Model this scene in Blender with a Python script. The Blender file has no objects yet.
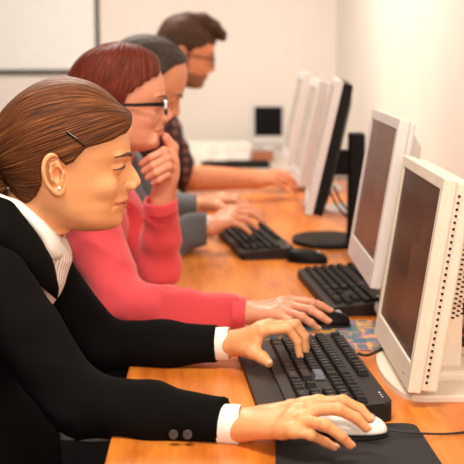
import bpy, bmesh, math, random
import numpy as np
from mathutils import Vector, Matrix
random.seed(7); np.random.seed(7)
S = bpy.context.scene
C = S.collection

# ------------------------------------------------------------------ camera
CAMH = 1.33; FPX = 1181.0
PH = math.atan(187/FPX); PS = math.atan(22*math.cos(PH)/FPX)
fwd = Vector((math.sin(PS)*math.cos(PH), math.cos(PS)*math.cos(PH), -math.sin(PH)))
right = Vector((math.cos(PS), -math.sin(PS), 0)); up = right.cross(fwd)
cam_d = bpy.data.cameras.new('camera'); cam = bpy.data.objects.new('camera', cam_d); C.objects.link(cam)
cam.location = (0, 0, CAMH)
cam.rotation_euler = Matrix((right, up, -fwd)).transposed().to_euler()
cam_d.sensor_width = 36; cam_d.lens = FPX/464*36; cam_d.clip_start = .05
cam_d.dof.use_dof = True; cam_d.dof.focus_distance = 1.93; cam_d.dof.aperture_fstop = 6.0
S.camera = cam

def ray(px, py):
    return fwd + right*((px-232)/FPX) - up*((py-232)/FPX)
def P(px, py, Y):                       # photo pixel on the plane y = Y
    r = ray(px, py); t = Y/r.y
    return Vector((r.x*t, Y, CAMH+r.z*t))
def Z(px, py, z):                       # photo pixel on the plane z
    r = ray(px, py); t = (z-CAMH)/r.z
    return Vector((r.x*t, r.y*t, z))

# ------------------------------------------------------------------ materials
def new_mat(name):
    m = bpy.data.materials.new(name); m.use_nodes = True
    nt = m.node_tree; b = nt.nodes['Principled BSDF']
    return m, nt, b
def N(nt, t, **kw):
    n = nt.nodes.new(t)
    for k, v in kw.items():
        if k in n.inputs: n.inputs[k].default_value = v
        else: setattr(n, k, v)
    return n
def ramp(nt, fac, stops):
    r = nt.nodes.new('ShaderNodeValToRGB'); e = r.color_ramp.elements
    while len(e) < len(stops): e.new(.5)
    for q, (p, c) in zip(e, stops): q.position = p; q.color = (*c, 1)
    nt.links.new(fac, r.inputs[0]); return r.outputs[0]
def mat(name, col, rough=.5, metal=0, noise=.06, nscale=30, bump=0, bscale=200, spec=.5, stretch=(1,1,1), sheen=0):
    m, nt, b = new_mat(name)
    b.inputs['Roughness'].default_value = rough; b.inputs['Metallic'].default_value = metal
    b.inputs['Specular IOR Level'].default_value = spec
    b.inputs['Sheen Weight'].default_value = sheen
    tc = N(nt, 'ShaderNodeTexCoord'); mp = N(nt, 'ShaderNodeMapping'); mp.inputs['Scale'].default_value = stretch
    nt.links.new(tc.outputs['Object'], mp.inputs[0])
    n = N(nt, 'ShaderNodeTexNoise', Scale=nscale, Detail=4.0); nt.links.new(mp.outputs[0], n.inputs['Vector'])
    lo = tuple(max(0, c*(1-noise*2)) for c in col); hi = tuple(min(1, c*(1+noise*2)) for c in col)
    nt.links.new(ramp(nt, n.outputs[0], [(.3, lo), (.7, hi)]), b.inputs['Base Color'])
    if bump:
        n2 = N(nt, 'ShaderNodeTexNoise', Scale=bscale, Detail=3.0); nt.links.new(mp.outputs[0], n2.inputs['Vector'])
        bp = N(nt, 'ShaderNodeBump', Strength=bump, Distance=.002); nt.links.new(n2.outputs[0], bp.inputs['Height'])
        nt.links.new(bp.outputs[0], b.inputs['Normal'])
    return m
def skin_mat(name, col, lip, dark=(.1,.06,.04)):
    m, nt, b = new_mat(name)
    b.inputs['Roughness'].default_value = .42; b.inputs['Specular IOR Level'].default_value = .35
    b.inputs['Subsurface Weight'].default_value = .12; b.inputs['Subsurface Radius'].default_value = (.01, .004, .002)
    b.inputs['Subsurface Scale'].default_value = 1
    tc = N(nt, 'ShaderNodeTexCoord')
    n = N(nt, 'ShaderNodeTexNoise', Scale=28., Detail=5.); nt.links.new(tc.outputs['Object'], n.inputs['Vector'])
    c0 = ramp(nt, n.outputs[0], [(.3, tuple(c*f for c, f in zip(col, (.95,.9,.88)))), (.7, tuple(min(1,c*1.04) for c in col))])
    at = N(nt, 'ShaderNodeAttribute', attribute_name='lip'); mx = N(nt, 'ShaderNodeMix', data_type='RGBA')
    nt.links.new(at.outputs['Fac'], mx.inputs[0]); nt.links.new(c0, mx.inputs[6]); mx.inputs[7].default_value = (*lip, 1)
    a2 = N(nt, 'ShaderNodeAttribute', attribute_name='stubble'); m2 = N(nt, 'ShaderNodeMix', data_type='RGBA')
    nt.links.new(a2.outputs['Fac'], m2.inputs[0]); nt.links.new(mx.outputs[2], m2.inputs[6]); m2.inputs[7].default_value = (*dark, 1)
    nt.links.new(m2.outputs[2], b.inputs['Base Color'])
    nb = N(nt, 'ShaderNodeTexNoise', Scale=420., Detail=3.); nt.links.new(tc.outputs['Object'], nb.inputs['Vector'])
    bp = N(nt, 'ShaderNodeBump', Strength=.12, Distance=.001); nt.links.new(nb.outputs[0], bp.inputs['Height']); nt.links.new(bp.outputs[0], b.inputs['Normal'])
    return m
def hair_mat(name, stops, rough=.38, fine=260., along=6.):
    # colour varies from strand to strand: 'flow' = angle round the head, 'run' = distance along the strand
    m, nt, b = new_mat(name); b.inputs['Roughness'].default_value = rough; b.inputs['Specular IOR Level'].default_value = .16
    a = N(nt, 'ShaderNodeAttribute', attribute_name='flow'); r = N(nt, 'ShaderNodeAttribute', attribute_name='run')
    cb = N(nt, 'ShaderNodeCombineXYZ')
    s1 = N(nt, 'ShaderNodeMath', operation='MULTIPLY'); s1.inputs[1].default_value = fine/10; nt.links.new(a.outputs['Fac'], s1.inputs[0])
    s2 = N(nt, 'ShaderNodeMath', operation='MULTIPLY'); s2.inputs[1].default_value = along; nt.links.new(r.outputs['Fac'], s2.inputs[0])
    nt.links.new(s1.outputs[0], cb.inputs[0]); nt.links.new(s2.outputs[0], cb.inputs[1])
    n = N(nt, 'ShaderNodeTexNoise', Scale=1., Detail=6., Roughness=.7); nt.links.new(cb.outputs[0], n.inputs['Vector'])
    nt.links.new(ramp(nt, n.outputs[0], stops), b.inputs['Base Color'])
    bp = N(nt, 'ShaderNodeBump', Strength=.7, Distance=.0025); nt.links.new(n.outputs[0], bp.inputs['Height']); nt.links.new(bp.outputs[0], b.inputs['Normal'])
    return m
def wood_mat(name, a, b_, rough=.3):
    m, nt, b = new_mat(name); b.inputs['Roughness'].default_value = rough; b.inputs['Specular IOR Level'].default_value = .3
    tc = N(nt, 'ShaderNodeTexCoord'); mp = N(nt, 'ShaderNodeMapping'); mp.inputs['Scale'].default_value = (9, 1.1, 9)
    nt.links.new(tc.outputs['Object'], mp.inputs[0])
    n = N(nt, 'ShaderNodeTexNoise', Scale=1.6, Detail=8., Roughness=.62, Distortion=1.6); nt.links.new(mp.outputs[0], n.inputs['Vector'])
    c = ramp(nt, n.outputs[0], [(.28, a), (.5, tuple((x+y)/2 for x, y in zip(a, b_))), (.72, b_)])
    mp2 = N(nt, 'ShaderNodeMapping'); mp2.inputs['Scale'].default_value = (140, 5, 140); nt.links.new(tc.outputs['Object'], mp2.inputs[0])
    n2 = N(nt, 'ShaderNodeTexNoise', Scale=1., Detail=4.); nt.links.new(mp2.outputs[0], n2.inputs['Vector'])
    mx = N(nt, 'ShaderNodeMix', data_type='RGBA', blend_type='MULTIPLY'); mx.inputs[0].default_value = .35
    nt.links.new(c, mx.inputs[6]); nt.links.new(ramp(nt, n2.outputs[0], [(.3, (.65,.55,.5)), (.7, (1,1,1))]), mx.inputs[7])
    nt.links.new(mx.outputs[2], b.inputs['Base Color'])
    return m
def stripe_mat(name, base, line, freq, axis=1, width=.22):
    m, nt, b = new_mat(name); b.inputs['Roughness'].default_value = .8
    uv = N(nt, 'ShaderNodeAttribute', attribute_name='stripe')
    mu = N(nt, 'ShaderNodeMath', operation='MULTIPLY'); mu.inputs[1].default_value = freq; nt.links.new(uv.outputs['Fac'], mu.inputs[0])
    fr = N(nt, 'ShaderNodeMath', operation='FRACT'); nt.links.new(mu.outputs[0], fr.inputs[0])
    nt.links.new(ramp(nt, fr.outputs[0], [(0, line), (width, line), (width+.1, base), (1, base)]), b.inputs['Base Color'])
    return m

M = {}
M['skin1'] = skin_mat('skin_fair', (.80,.375,.17), (.52,.12,.075))
M['skin2'] = skin_mat('skin_rosy', (.72,.31,.19), (.52,.12,.09))
M['skin3'] = skin_mat('skin_tan', (.62,.27,.15), (.4,.11,.08))
M['skin4'] = skin_mat('skin_warm', (.64,.25,.12), (.4,.11,.07), (.13,.06,.035))
M['hair1'] = hair_mat('hair_brown', [(.30,(.014,.004,.0015)),(.45,(.060,.017,.005)),(.58,(.19,.062,.017)),(.74,(.52,.22,.075))], .4, 420., 1.1)
M['hair2'] = hair_mat('hair_red', [(.3,(.05,.008,.004)),(.5,(.11,.016,.007)),(.75,(.30,.06,.022))], .45, 260., 2.)
M['hair3'] = hair_mat('hair_grey', [(.3,(.015,.010,.008)),(.5,(.045,.032,.026)),(.75,(.13,.10,.085))], .5)
M['hair4'] = hair_mat('hair_dark', [(.3,(.02,.009,.005)),(.5,(.055,.024,.012)),(.75,(.12,.055,.03))], .45)
M['jacket'] = mat('black_suiting', (.0045,.0038,.0035), .9, noise=.1, nscale=900, bump=.15, bscale=900, spec=.08)
M['shirt'] = stripe_mat('shirt_pinstripe', (.84,.78,.73), (.58,.34,.28), 1., width=.25)
M['cuff'] = mat('white_cotton', (.87,.82,.76), .8, noise=.03, nscale=60, bump=.1, bscale=700)
M['coral'] = mat('coral_knit', (.70,.062,.078), .85, noise=.04, nscale=500, bump=.25, bscale=900, sheen=.25)
M['greyknit'] = mat('grey_knit', (.085,.085,.095), .9, noise=.1, nscale=300, bump=.3, bscale=700, sheen=.2)
M['trousers'] = mat('dark_trousers', (.005,.005,.005), .9, noise=.1, nscale=300, spec=.1)
M['shoe'] = mat('black_leather', (.012,.01,.01), .4)
M['black'] = mat('black_plastic', (.0055,.0045,.0045), .5, noise=.1, nscale=80, bump=.06, bscale=900, spec=.15)
M['kbd'] = mat('keyboard_plastic', (.016,.011,.009), .5, noise=.08, nscale=60, bump=.1, bscale=1200, spec=.2)
M['key'] = mat('keycap_plastic', (.009,.007,.006), .45, noise=.1, nscale=60, bump=.08, bscale=1500, spec=.18)
M['keyblue'] = mat('keycap_painted_sheen', (.10,.115,.16), .35)  # grey-blue keycap colour stands in for light reflected off the Enter key
M['legend'] = mat('legend_white', (.55,.52,.48), .5)
M['ivory'] = mat('ivory_plastic', (.78,.70,.58), .42, noise=.02, nscale=20, bump=.03, bscale=900)
M['silver'] = mat('silver_plastic', (.66,.63,.62), .35, noise=.02, nscale=20)
M['silverdk'] = mat('grey_plastic', (.40,.37,.35), .4, noise=.03)
M['hole'] = mat('vent_hole_dark', (.01,.008,.007), .8)
M['wood'] = wood_mat('desk_wood', (.46,.105,.012), (.84,.29,.042))
M['wood_dark'] = wood_mat('brown_wood', (.22,.07,.03), (.36,.13,.05), .5)
M['wall'] = mat('wall_paint', (.88,.81,.75), .9, noise=.02, nscale=1.5, bump=.05, bscale=150)
M['wallr'] = mat('wall_paint_side', (.93,.87,.79), .9, noise=.02, nscale=1.2, bump=.05, bscale=150)
M['board'] = mat('projection_fabric', (.93,.92,.90), .7, noise=.01)
M['frame'] = mat('dark_frame', (.06,.05,.05), .5)
M['floor'] = mat('floor_vinyl', (.035,.025,.02), .8, noise=.08, nscale=4)
M['ceil'] = mat('ceiling_paint', (.9,.88,.84), .9)
M['pad'] = mat('black_pad_cloth', (.010,.009,.009), .9, noise=.15, nscale=400, bump=.3, bscale=800)
M['white'] = mat('white_gloss', (.86,.84,.81), .25, noise=.01)
M['gold'] = mat('gold', (.9,.58,.2), .25, 1)
M['steel'] = mat('steel', (.6,.58,.56), .3, 1)
M['pearl'] = mat('pearl', (.9,.87,.83), .15)
M['chair'] = mat('chair_fabric', (.008,.008,.009), .9, noise=.15, nscale=300)
M['brow1'] = mat('brow_brown', (.09,.035,.018), .7)
M['eyewhite'] = mat('eye_white', (.72,.62,.55), .15)
M['iris'] = mat('iris_brown', (.05,.025,.015), .1)
M['paper'] = mat('paper_white', (.88,.84,.78), .8)
M['bookc'] = mat('book_cover_brown', (.35,.12,.06), .6)
M['cable'] = mat('cable_black', (.012,.012,.012), .45)
M['cableg'] = mat('cable_grey', (.30,.27,.24), .5)
M['bracelet'] = mat('bracelet_pale', (.75,.70,.62), .4)
M['button'] = mat('button_brown', (.035,.024,.02), .5, spec=.25)
def glass_mat():
    m, nt, b = new_mat('lens_glass'); b.inputs['Transmission Weight'].default_value = 1; b.inputs['Roughness'].default_value = .02; b.inputs['IOR'].default_value = 1.1
    n = N(nt, 'ShaderNodeTexNoise', Scale=3.); nt.links.new(ramp(nt, n.outputs[0], [(0,(.93,.93,.93)),(1,(.98,.98,.98))]), b.inputs['Base Color']); return m
M['glass'] = glass_mat()
def plaid_mat():
    m, nt, b = new_mat('plaid_shirt'); b.inputs['Roughness'].default_value = .85
    tc = N(nt, 'ShaderNodeTexCoord'); outs = []
    for ax in ('X', 'Z'):
        w = N(nt, 'ShaderNodeTexWave', wave_type='BANDS', bands_direction=ax, Scale=9., Distortion=.6); nt.links.new(tc.outputs['Object'], w.inputs['Vector']); outs.append(w)
    ad = N(nt, 'ShaderNodeMath', operation='ADD'); nt.links.new(outs[0].outputs['Fac'], ad.inputs[0]); nt.links.new(outs[1].outputs['Fac'], ad.inputs[1])
    hf = N(nt, 'ShaderNodeMath', operation='MULTIPLY'); hf.inputs[1].default_value = .5; nt.links.new(ad.outputs[0], hf.inputs[0])
    nt.links.new(ramp(nt, hf.outputs[0], [(.1,(.012,.012,.02)),(.5,(.045,.022,.03)),(.75,(.16,.035,.035)),(.95,(.2,.15,.14))]), b.inputs['Base Color'])
    return m
M['plaid'] = plaid_mat()
def screen_mat(name, base, win, dark, emis=.08, rough=.3):
    # what the screen shows: a desktop with two windows, plus painted reflection in the pale one; 'Generated' runs 0..1 over the screen
    m, nt, b = new_mat(name); b.inputs['Roughness'].default_value = rough; b.inputs['Specular IOR Level'].default_value = .09
    tc = N(nt, 'ShaderNodeTexCoord'); sp = N(nt, 'ShaderNodeSeparateXYZ'); nt.links.new(tc.outputs['Generated'], sp.inputs[0])
    def box(y0, y1, z0, z1):
        r = None
        for o, a, c in ((1, y0, y1), (2, z0, z1)):
            for op, v in (('GREATER_THAN', a), ('LESS_THAN', c)):
                g = N(nt, 'ShaderNodeMath', operation=op); g.inputs[1].default_value = v; nt.links.new(sp.outputs[o], g.inputs[0])
                if r is None: r = g.outputs[0]
                else:
                    k = N(nt, 'ShaderNodeMath', operation='MULTIPLY'); nt.links.new(r, k.inputs[0]); nt.links.new(g.outputs[0], k.inputs[1]); r = k.outputs[0]
        return r
    cur = None
    n = N(nt, 'ShaderNodeTexNoise', Scale=3., Detail=2.); nt.links.new(tc.outputs['Generated'], n.inputs['Vector'])
    cur = ramp(nt, n.outputs[0], [(.3, tuple(c*.8 for c in base)), (.7, tuple(c*1.15 for c in base))])
    br = N(nt, 'ShaderNodeTexBrick', Scale=26.); mp = N(nt, 'ShaderNodeMapping'); mp.inputs['Rotation'].default_value = (0, math.pi/2, 0); nt.links.new(tc.outputs['Generated'], mp.inputs[0])
    for (bx, col) in (((.30,.93,.38,.86), dark), ((.04,.46,.08,.62), win)):
        mx = N(nt, 'ShaderNodeMix', data_type='RGBA'); nt.links.new(box(*bx), mx.inputs[0]); nt.links.new(cur, mx.inputs[6]); mx.inputs[7].default_value = (*col, 1); cur = mx.outputs[2]
    wv = N(nt, 'ShaderNodeTexWave', wave_type='BANDS', bands_direction='Z', Scale=5., Distortion=6.); nt.links.new(tc.outputs['Generated'], wv.inputs['Vector'])
    ms = N(nt, 'ShaderNodeMix', data_type='RGBA', blend_type='MULTIPLY'); ms.inputs[0].default_value = .35
    nt.links.new(cur, ms.inputs[6]); nt.links.new(ramp(nt, wv.outputs[1], [(.1,(.6,.6,.6)),(.4,(1,1,1))]), ms.inputs[7])
    nt.links.new(ms.outputs[2], b.inputs['Base Color']); nt.links.new(ms.outputs[2], b.inputs['Emission Color']); b.inputs['Emission Strength'].default_value = emis
    return m
M['scr1'] = screen_mat('screen_brown', (.075,.033,.022), (.10,.045,.028), (.050,.022,.015))
M['scr2'] = screen_mat('screen_bronze', (.15,.07,.05), (.17,.08,.055), (.13,.058,.042))
M['scr3'] = screen_mat('screen_pale_reflection', (.45,.38,.33), (.5,.42,.36), (.4,.33,.28))  # whitish reflection on the glass is put into the screen colour
M['scrk'] = screen_mat('screen_black', (.006,.006,.007), (.008,.008,.009), (.005,.005,.005), .0)
def map_pad_mat():
    m, nt, b = new_mat('printed_pad'); b.inputs['Roughness'].default_value = .5
    tc = N(nt, 'ShaderNodeTexCoord'); mp = N(nt, 'ShaderNodeMapping'); mp.inputs['Scale'].default_value = (9, 14, 1); nt.links.new(tc.outputs['Generated'], mp.inputs[0])
    v = N(nt, 'ShaderNodeTexVoronoi', Scale=1., distance='CHEBYCHEV'); v.inputs['Randomness'].default_value = .25; nt.links.new(mp.outputs[0], v.inputs['Vector'])
    sp = N(nt, 'ShaderNodeSeparateXYZ'); nt.links.new(v.outputs['Color'], sp.inputs[0])
    c1 = ramp(nt, sp.outputs[0], [(0,(.01,.08,.12)),(.3,(.02,.17,.20)),(.55,(.22,.10,.28)),(.7,(.03,.11,.22)),(.9,(.65,.30,.05))])
    nz = N(nt, 'ShaderNodeTexNoise', Scale=5.); nt.links.new(tc.outputs['Generated'], nz.inputs['Vector'])
    g = N(nt, 'ShaderNodeMath', operation='GREATER_THAN'); g.inputs[1].default_value = .36; nt.links.new(v.outputs['Distance'], g.inputs[0])
    mx = N(nt, 'ShaderNodeMix', data_type='RGBA'); nt.links.new(g.outputs[0], mx.inputs[0]); nt.links.new(c1, mx.inputs[6])
    nt.links.new(ramp(nt, nz.outputs[0], [(.42,(.03,.14,.19)),(.56,(.70,.36,.06)),(.7,(.4,.16,.34))]), mx.inputs[7])
    nt.links.new(mx.outputs[2], b.inputs['Base Color']); return m
M['mappad'] = map_pad_mat()

# ------------------------------------------------------------------ object helpers
def link(name, me, m, parent=None, smooth=False):
    if m is not None and not me.materials: me.materials.append(m)
    if smooth:
        me.polygons.foreach_set('use_smooth', np.ones(len(me.polygons), bool))
    o = bpy.data.objects.new(name, me); C.objects.link(o)
    if parent: o.parent = parent
    return o
def tag(o, label=None, cat=None, group=None, kind=None):
    if label: o['label'] = label
    if cat: o['category'] = cat
    if group: o['group'] = group
    if kind: o['kind'] = kind
    return o
def thing(name, label, cat, loc=(0,0,0), rz=0, group=None):
    o = bpy.data.objects.new(name, None); C.objects.link(o); o.location = loc; o.rotation_euler = (0,0,rz)
    o.empty_display_size = .05
    return tag(o, label, cat, group)
def copy_tree(o, parent=None):
    c = o.copy(); C.objects.link(c); c.parent = parent
    for ch in [x for x in C.objects if x.parent == o]: copy_tree(ch, c)
    return c
def bm_mesh(bm, name='mesh'):
    me = bpy.data.meshes.new(name); bmesh.ops.recalc_face_normals(bm, faces=bm.faces); bm.to_mesh(me); bm.free(); return me
def box(bm, x0, x1, y0, y1, z0, z1, bev=0, seg=2, mx=None):
    r = bmesh.ops.create_cube(bm, size=1)
    vs = r['verts']
    for v in vs: v.co = Vector((x0+(v.co.x+.5)*(x1-x0), y0+(v.co.y+.5)*(y1-y0), z0+(v.co.z+.5)*(z1-z0)))
    if mx is not None:
        for v in vs: v.co = mx @ v.co
    if bev:
        es = list({e for v in vs for e in v.link_edges})
        bmesh.ops.bevel(bm, geom=es, offset=bev, segments=seg, profile=.5, affect='EDGES')
def boxobj(name, m, parent, *a, **k):
    bm = bmesh.new(); box(bm, *a, **k); return link(name, bm_mesh(bm, name), m, parent)
def tube(bm, pts, r, seg=10, cap=True):
    pts = [Vector(p) for p in pts]
    rr = r if isinstance(r, (list, tuple)) else [r]*len(pts)
    rings = []; ref = None
    for i, p in enumerate(pts):
        t = (pts[min(i+1, len(pts)-1)] - pts[max(i-1, 0)]).normalized()
        if ref is None:
            ref = Vector((0,0,1)) if abs(t.z) < .9 else Vector((0,1,0))
        n = (ref - t*ref.dot(t)).normalized(); ref = n; b = t.cross(n)
        rings.append([bm.verts.new(p + (n*math.cos(2*math.pi*k/seg) + b*math.sin(2*math.pi*k/seg))*rr[i]) for k in range(seg)])
    for a, b in zip(rings, rings[1:]):
        for k in range(seg): bm.faces.new((a[k], a[(k+1)%seg], b[(k+1)%seg], b[k]))
    if cap: bm.faces.new(rings[0]); bm.faces.new(rings[-1])
def spline(pts, n=8):
    pts = [Vector(p) for p in pts]; out = []
    for i in range(len(pts)-1):
        p0, p1, p2, p3 = pts[max(i-1,0)], pts[i], pts[i+1], pts[min(i+2, len(pts)-1)]
        for k in range(n):
            t = k/n
            out.append(.5*((2*p1)+(p2-p0)*t+(2*p0-5*p1+4*p2-p3)*t*t+(3*p1-p0-3*p2+p3)*t**3))
    out.append(pts[-1]); return out
def tubeobj(name, m, parent, pts, r, seg=10, n=8):
    bm = bmesh.new(); q = spline(pts, n) if n else pts
    tube(bm, q, r, seg); return link(name, bm_mesh(bm, name), m, parent, True)
def prism(bm, poly, z0, z1, bev=0):        # polygon in x,y extruded in z
    a = [bm.verts.new((x, y, z0)) for x, y in poly]; b = [bm.verts.new((x, y, z1)) for x, y in poly]
    n = len(poly); bm.faces.new(a); top = bm.faces.new(b)
    for k in range(n): bm.faces.new((a[k], a[(k+1)%n], b[(k+1)%n], b[k]))
    if bev: bmesh.ops.bevel(bm, geom=list(top.edges), offset=bev, segments=3, profile=.5, affect='EDGES')
def sheet(rows, thick, name, m, parent, stripe=None):   # grid of points -> thick sheet
    bm = bmesh.new(); g = [[bm.verts.new(p) for p in r] for r in rows]
    for a, b in zip(g, g[1:]):
        for k in range(len(a)-1): bm.faces.new((a[k], a[k+1], b[k+1], b[k]))
    bmesh.ops.recalc_face_normals(bm, faces=bm.faces)
    bmesh.ops.solidify(bm, geom=list(bm.faces), thickness=thick)
    me = bm_mesh(bm, name)
    return link(name, me, m, parent, True)

# ------------------------------------------------------------------ signed-distance sculpting
class Grid:
    def __init__(s, lo, hi, v, big=.05):
        s.lo = np.array(lo, float); s.v = v; s.n = np.maximum(2, np.ceil((np.array(hi)-s.lo)/v).astype(int)+1)
        s.f = np.full(s.n, big, np.float32)
        s.ax = [(s.lo[i]+np.arange(s.n[i])*v).astype(np.float32) for i in range(3)]
    def sub(s, lo, hi):
        sl = []
        for i in range(3):
            a = int(np.clip(np.floor((lo[i]-s.lo[i])/s.v), 0, s.n[i]-1)); b = int(np.clip(np.ceil((hi[i]-s.lo[i])/s.v)+1, a+1, s.n[i]))
            sl.append(slice(a, b))
        X, Y, Zc = np.meshgrid(*[s.ax[i][sl[i]] for i in range(3)], indexing='ij', sparse=True)
        return tuple(sl), X, Y, Zc
    def comb(s, sl, d, k, op):
        a = s.f[sl]
        if op == 'add':
            h = np.clip(.5+.5*(a-d)/k, 0, 1); s.f[sl] = a*(1-h)+d*h-k*h*(1-h)
        elif op == 'sub':
            d = -d; h = np.clip(.5-.5*(a-d)/k, 0, 1); s.f[sl] = a*(1-h)+d*h+k*h*(1-h)
        else:
            h = np.clip(.5-.5*(a-d)/k, 0, 1); s.f[sl] = a*(1-h)+d*h+k*h*(1-h)
    def cone(s, p, q, r1, r2, k=.006, op='add', sc=(1,1,1)):
        p = np.array(p, float); q = np.array(q, float); sc = np.array(sc, float)
        R = max(r1, r2)*max(sc)+k+3*s.v
        sl, X, Y, W = s.sub(np.minimum(p, q)-R, np.maximum(p, q)+R)
        a = p/sc; b = q/sc; ab = b-a; L = max(ab@ab, 1e-12)
        x = X/sc[0]-a[0]; y = Y/sc[1]-a[1]; z = W/sc[2]-a[2]
        t = np.clip((x*ab[0]+y*ab[1]+z*ab[2])/L, 0, 1)
        d = np.sqrt((x-t*ab[0])**2+(y-t*ab[1])**2+(z-t*ab[2])**2)-(r1+(r2-r1)*t)
        s.comb(sl, d, k, op)
    def chain(s, pts, k=.006, op='add', sc=(1,1,1)):
        for a, b in zip(pts, pts[1:]): s.cone(a[0], b[0], a[1], b[1], k, op, sc)
    def ell(s, c, r, k=.006, op='add', rot=None):
        c = np.array(c, float); r = np.array(r, float); R = r.max()+k+3*s.v
        sl, X, Y, W = s.sub(c-R, c+R); x = X-c[0]; y = Y-c[1]; z = W-c[2]
        if rot is not None:
            m = np.array(rot.inverted()); x, y, z = (m[0][0]*x+m[0][1]*y+m[0][2]*z, m[1][0]*x+m[1][1]*y+m[1][2]*z, m[2][0]*x+m[2][1]*y+m[2][2]*z)
        q = np.sqrt((x/r[0])**2+(y/r[1])**2+(z/r[2])**2)+1e-9; g = np.sqrt((x/r[0]**2)**2+(y/r[1]**2)**2+(z/r[2]**2)**2)+1e-9
        s.comb(sl, q*(q-1)/g, k, op)
    def cut(s, c, n, R, k=.002):          # remove what lies beyond the plane (c, n), within R of c
        c = np.array(c); n = np.array(n); n = n/np.linalg.norm(n)
        sl, X, Y, W = s.sub(c-R, c+R)
        d = (X-c[0])*n[0]+(Y-c[1])*n[1]+(W-c[2])*n[2]
        rr = np.sqrt((X-c[0])**2+(Y-c[1])**2+(W-c[2])**2)
        a = s.f[sl]; s.f[sl] = np.where(rr < R, np.maximum(a, d), a)
    def mesh(s, xf=None):
        f = s.f.copy(); f[0]=f[-1]=np.maximum(f[0],.001)*0+.01; f[:,0]=f[:,-1]=.01; f[:,:,0]=f[:,:,-1]=.01
        ins = f < 0
        c = np.zeros(np.array(f.shape)-1, np.int8)
        offs = [(i,j,k) for i in (0,1) for j in (0,1) for k in (0,1)]
        nx, ny, nz = c.shape
        for i,j,k in offs: c += ins[i:i+nx, j:j+ny, k:k+nz]
        act = np.argwhere((c > 0) & (c < 8)); idx = -np.ones(c.shape, np.int64); idx[tuple(act.T)] = np.arange(len(act))
        vals = {o: f[act[:,0]+o[0], act[:,1]+o[1], act[:,2]+o[2]].astype(float) for o in offs}
        pos = np.zeros((len(act),3)); cnt = np.zeros(len(act))
        for o in offs:
            for d in range(3):
                if o[d] == 0:
                    o2 = list(o); o2[d] = 1; a = vals[o]; b = vals[tuple(o2)]
                    m_ = (a < 0) != (b < 0); t = np.where(m_, a/np.where(m_, a-b, 1), 0)
                    p = np.tile(np.array(o, float), (len(act),1)); p[:,d] += t
                    pos += p*m_[:,None]; cnt += m_
        V = (act+pos/cnt[:,None])*s.v+s.lo
        Q = []
        for d in range(3):
            a = [slice(None)]*3; b = [slice(None)]*3; a[d] = slice(0,-1); b[d] = slice(1,None)
            A = ins[tuple(a)]; B = ins[tuple(b)]; e = np.argwhere(A != B)
            fl = A[tuple(e.T)]; d1, d2 = (d+1)%3, (d+2)%3
            ok = (e[:,d1] > 0) & (e[:,d2] > 0) & (e[:,d1] < c.shape[d1]) & (e[:,d2] < c.shape[d2]); e = e[ok]; fl = fl[ok]
            q = []
            for u, v in ((-1,-1),(0,-1),(0,0),(-1,0)):
                w = e.copy(); w[:,d1] += u; w[:,d2] += v; q.append(idx[tuple(w.T)])
            q = np.stack(q, 1); q[~fl] = q[~fl][:, ::-1]; Q.append(q)
        Q = np.concatenate(Q)
        if xf is not None: V = xf(V)
        return V, Q
def np_mesh(name, V, Q, attrs=None):
    me = bpy.data.meshes.new(name)
    me.vertices.add(len(V)); me.vertices.foreach_set('co', V.astype(np.float32).ravel())
    me.loops.add(Q.size); me.loops.foreach_set('vertex_index', Q.astype(np.int32).ravel())
    me.polygons.add(len(Q)); me.polygons.foreach_set('loop_start', np.arange(0, Q.size, 4, dtype=np.int32))
    me.update(calc_edges=True); me.validate()
    for k, a in (attrs or {}).items():
        t = me.attributes.new(k, 'FLOAT', 'POINT'); t.data.foreach_set('value', a.astype(np.float32))
    me.polygons.foreach_set('use_smooth', np.ones(len(me.polygons), bool))
    return me
def join_parts(parts):
    V = []; Q = []; A = {}; n = 0
    keys = set(k for p in parts for k in p[2])
    for v, q, a in parts:
        V.append(v); Q.append(q+n); n += len(v)
        for k in keys: A.setdefault(k, []).append(a.get(k, np.zeros(len(v))))
    return np.concatenate(V), np.concatenate(Q), {k: np.concatenate(a) for k, a in A.items()}
_lat = np.random.RandomState(3).rand(32,32,32).astype(np.float32)*2-1
def noise3(X, Y, W):
    X, Y, W = np.broadcast_arrays(X, Y, W)
    i = [np.floor(a).astype(int) for a in (X, Y, W)]; t = [a-b for a, b in zip((X, Y, W), i)]; t = [a*a*(3-2*a) for a in t]
    r = 0
    for dx in (0,1):
        for dy in (0,1):
            for dz in (0,1):
                r = r+_lat[(i[0]+dx)%32,(i[1]+dy)%32,(i[2]+dz)%32]*(t[0] if dx else 1-t[0])*(t[1] if dy else 1-t[1])*(t[2] if dz else 1-t[2])
    return r
def curve(tab, col, ys, sm=1.2):
    y = np.array([t[0] for t in tab], float); v = np.array([t[col] for t in tab], float)
    g = np.arange(50, 260, .25); a = np.interp(g, y, v)
    k = np.exp(-.5*(np.arange(-24,25)*.25/sm)**2); k /= k.sum()
    a = np.convolve(np.pad(a, 24, mode='edge'), k, 'valid')
    return np.interp(ys, g, a).astype(np.float32)

U = .0017     # one head unit in metres; head tables are in units, x forward, y down, origin (60,165)
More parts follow.
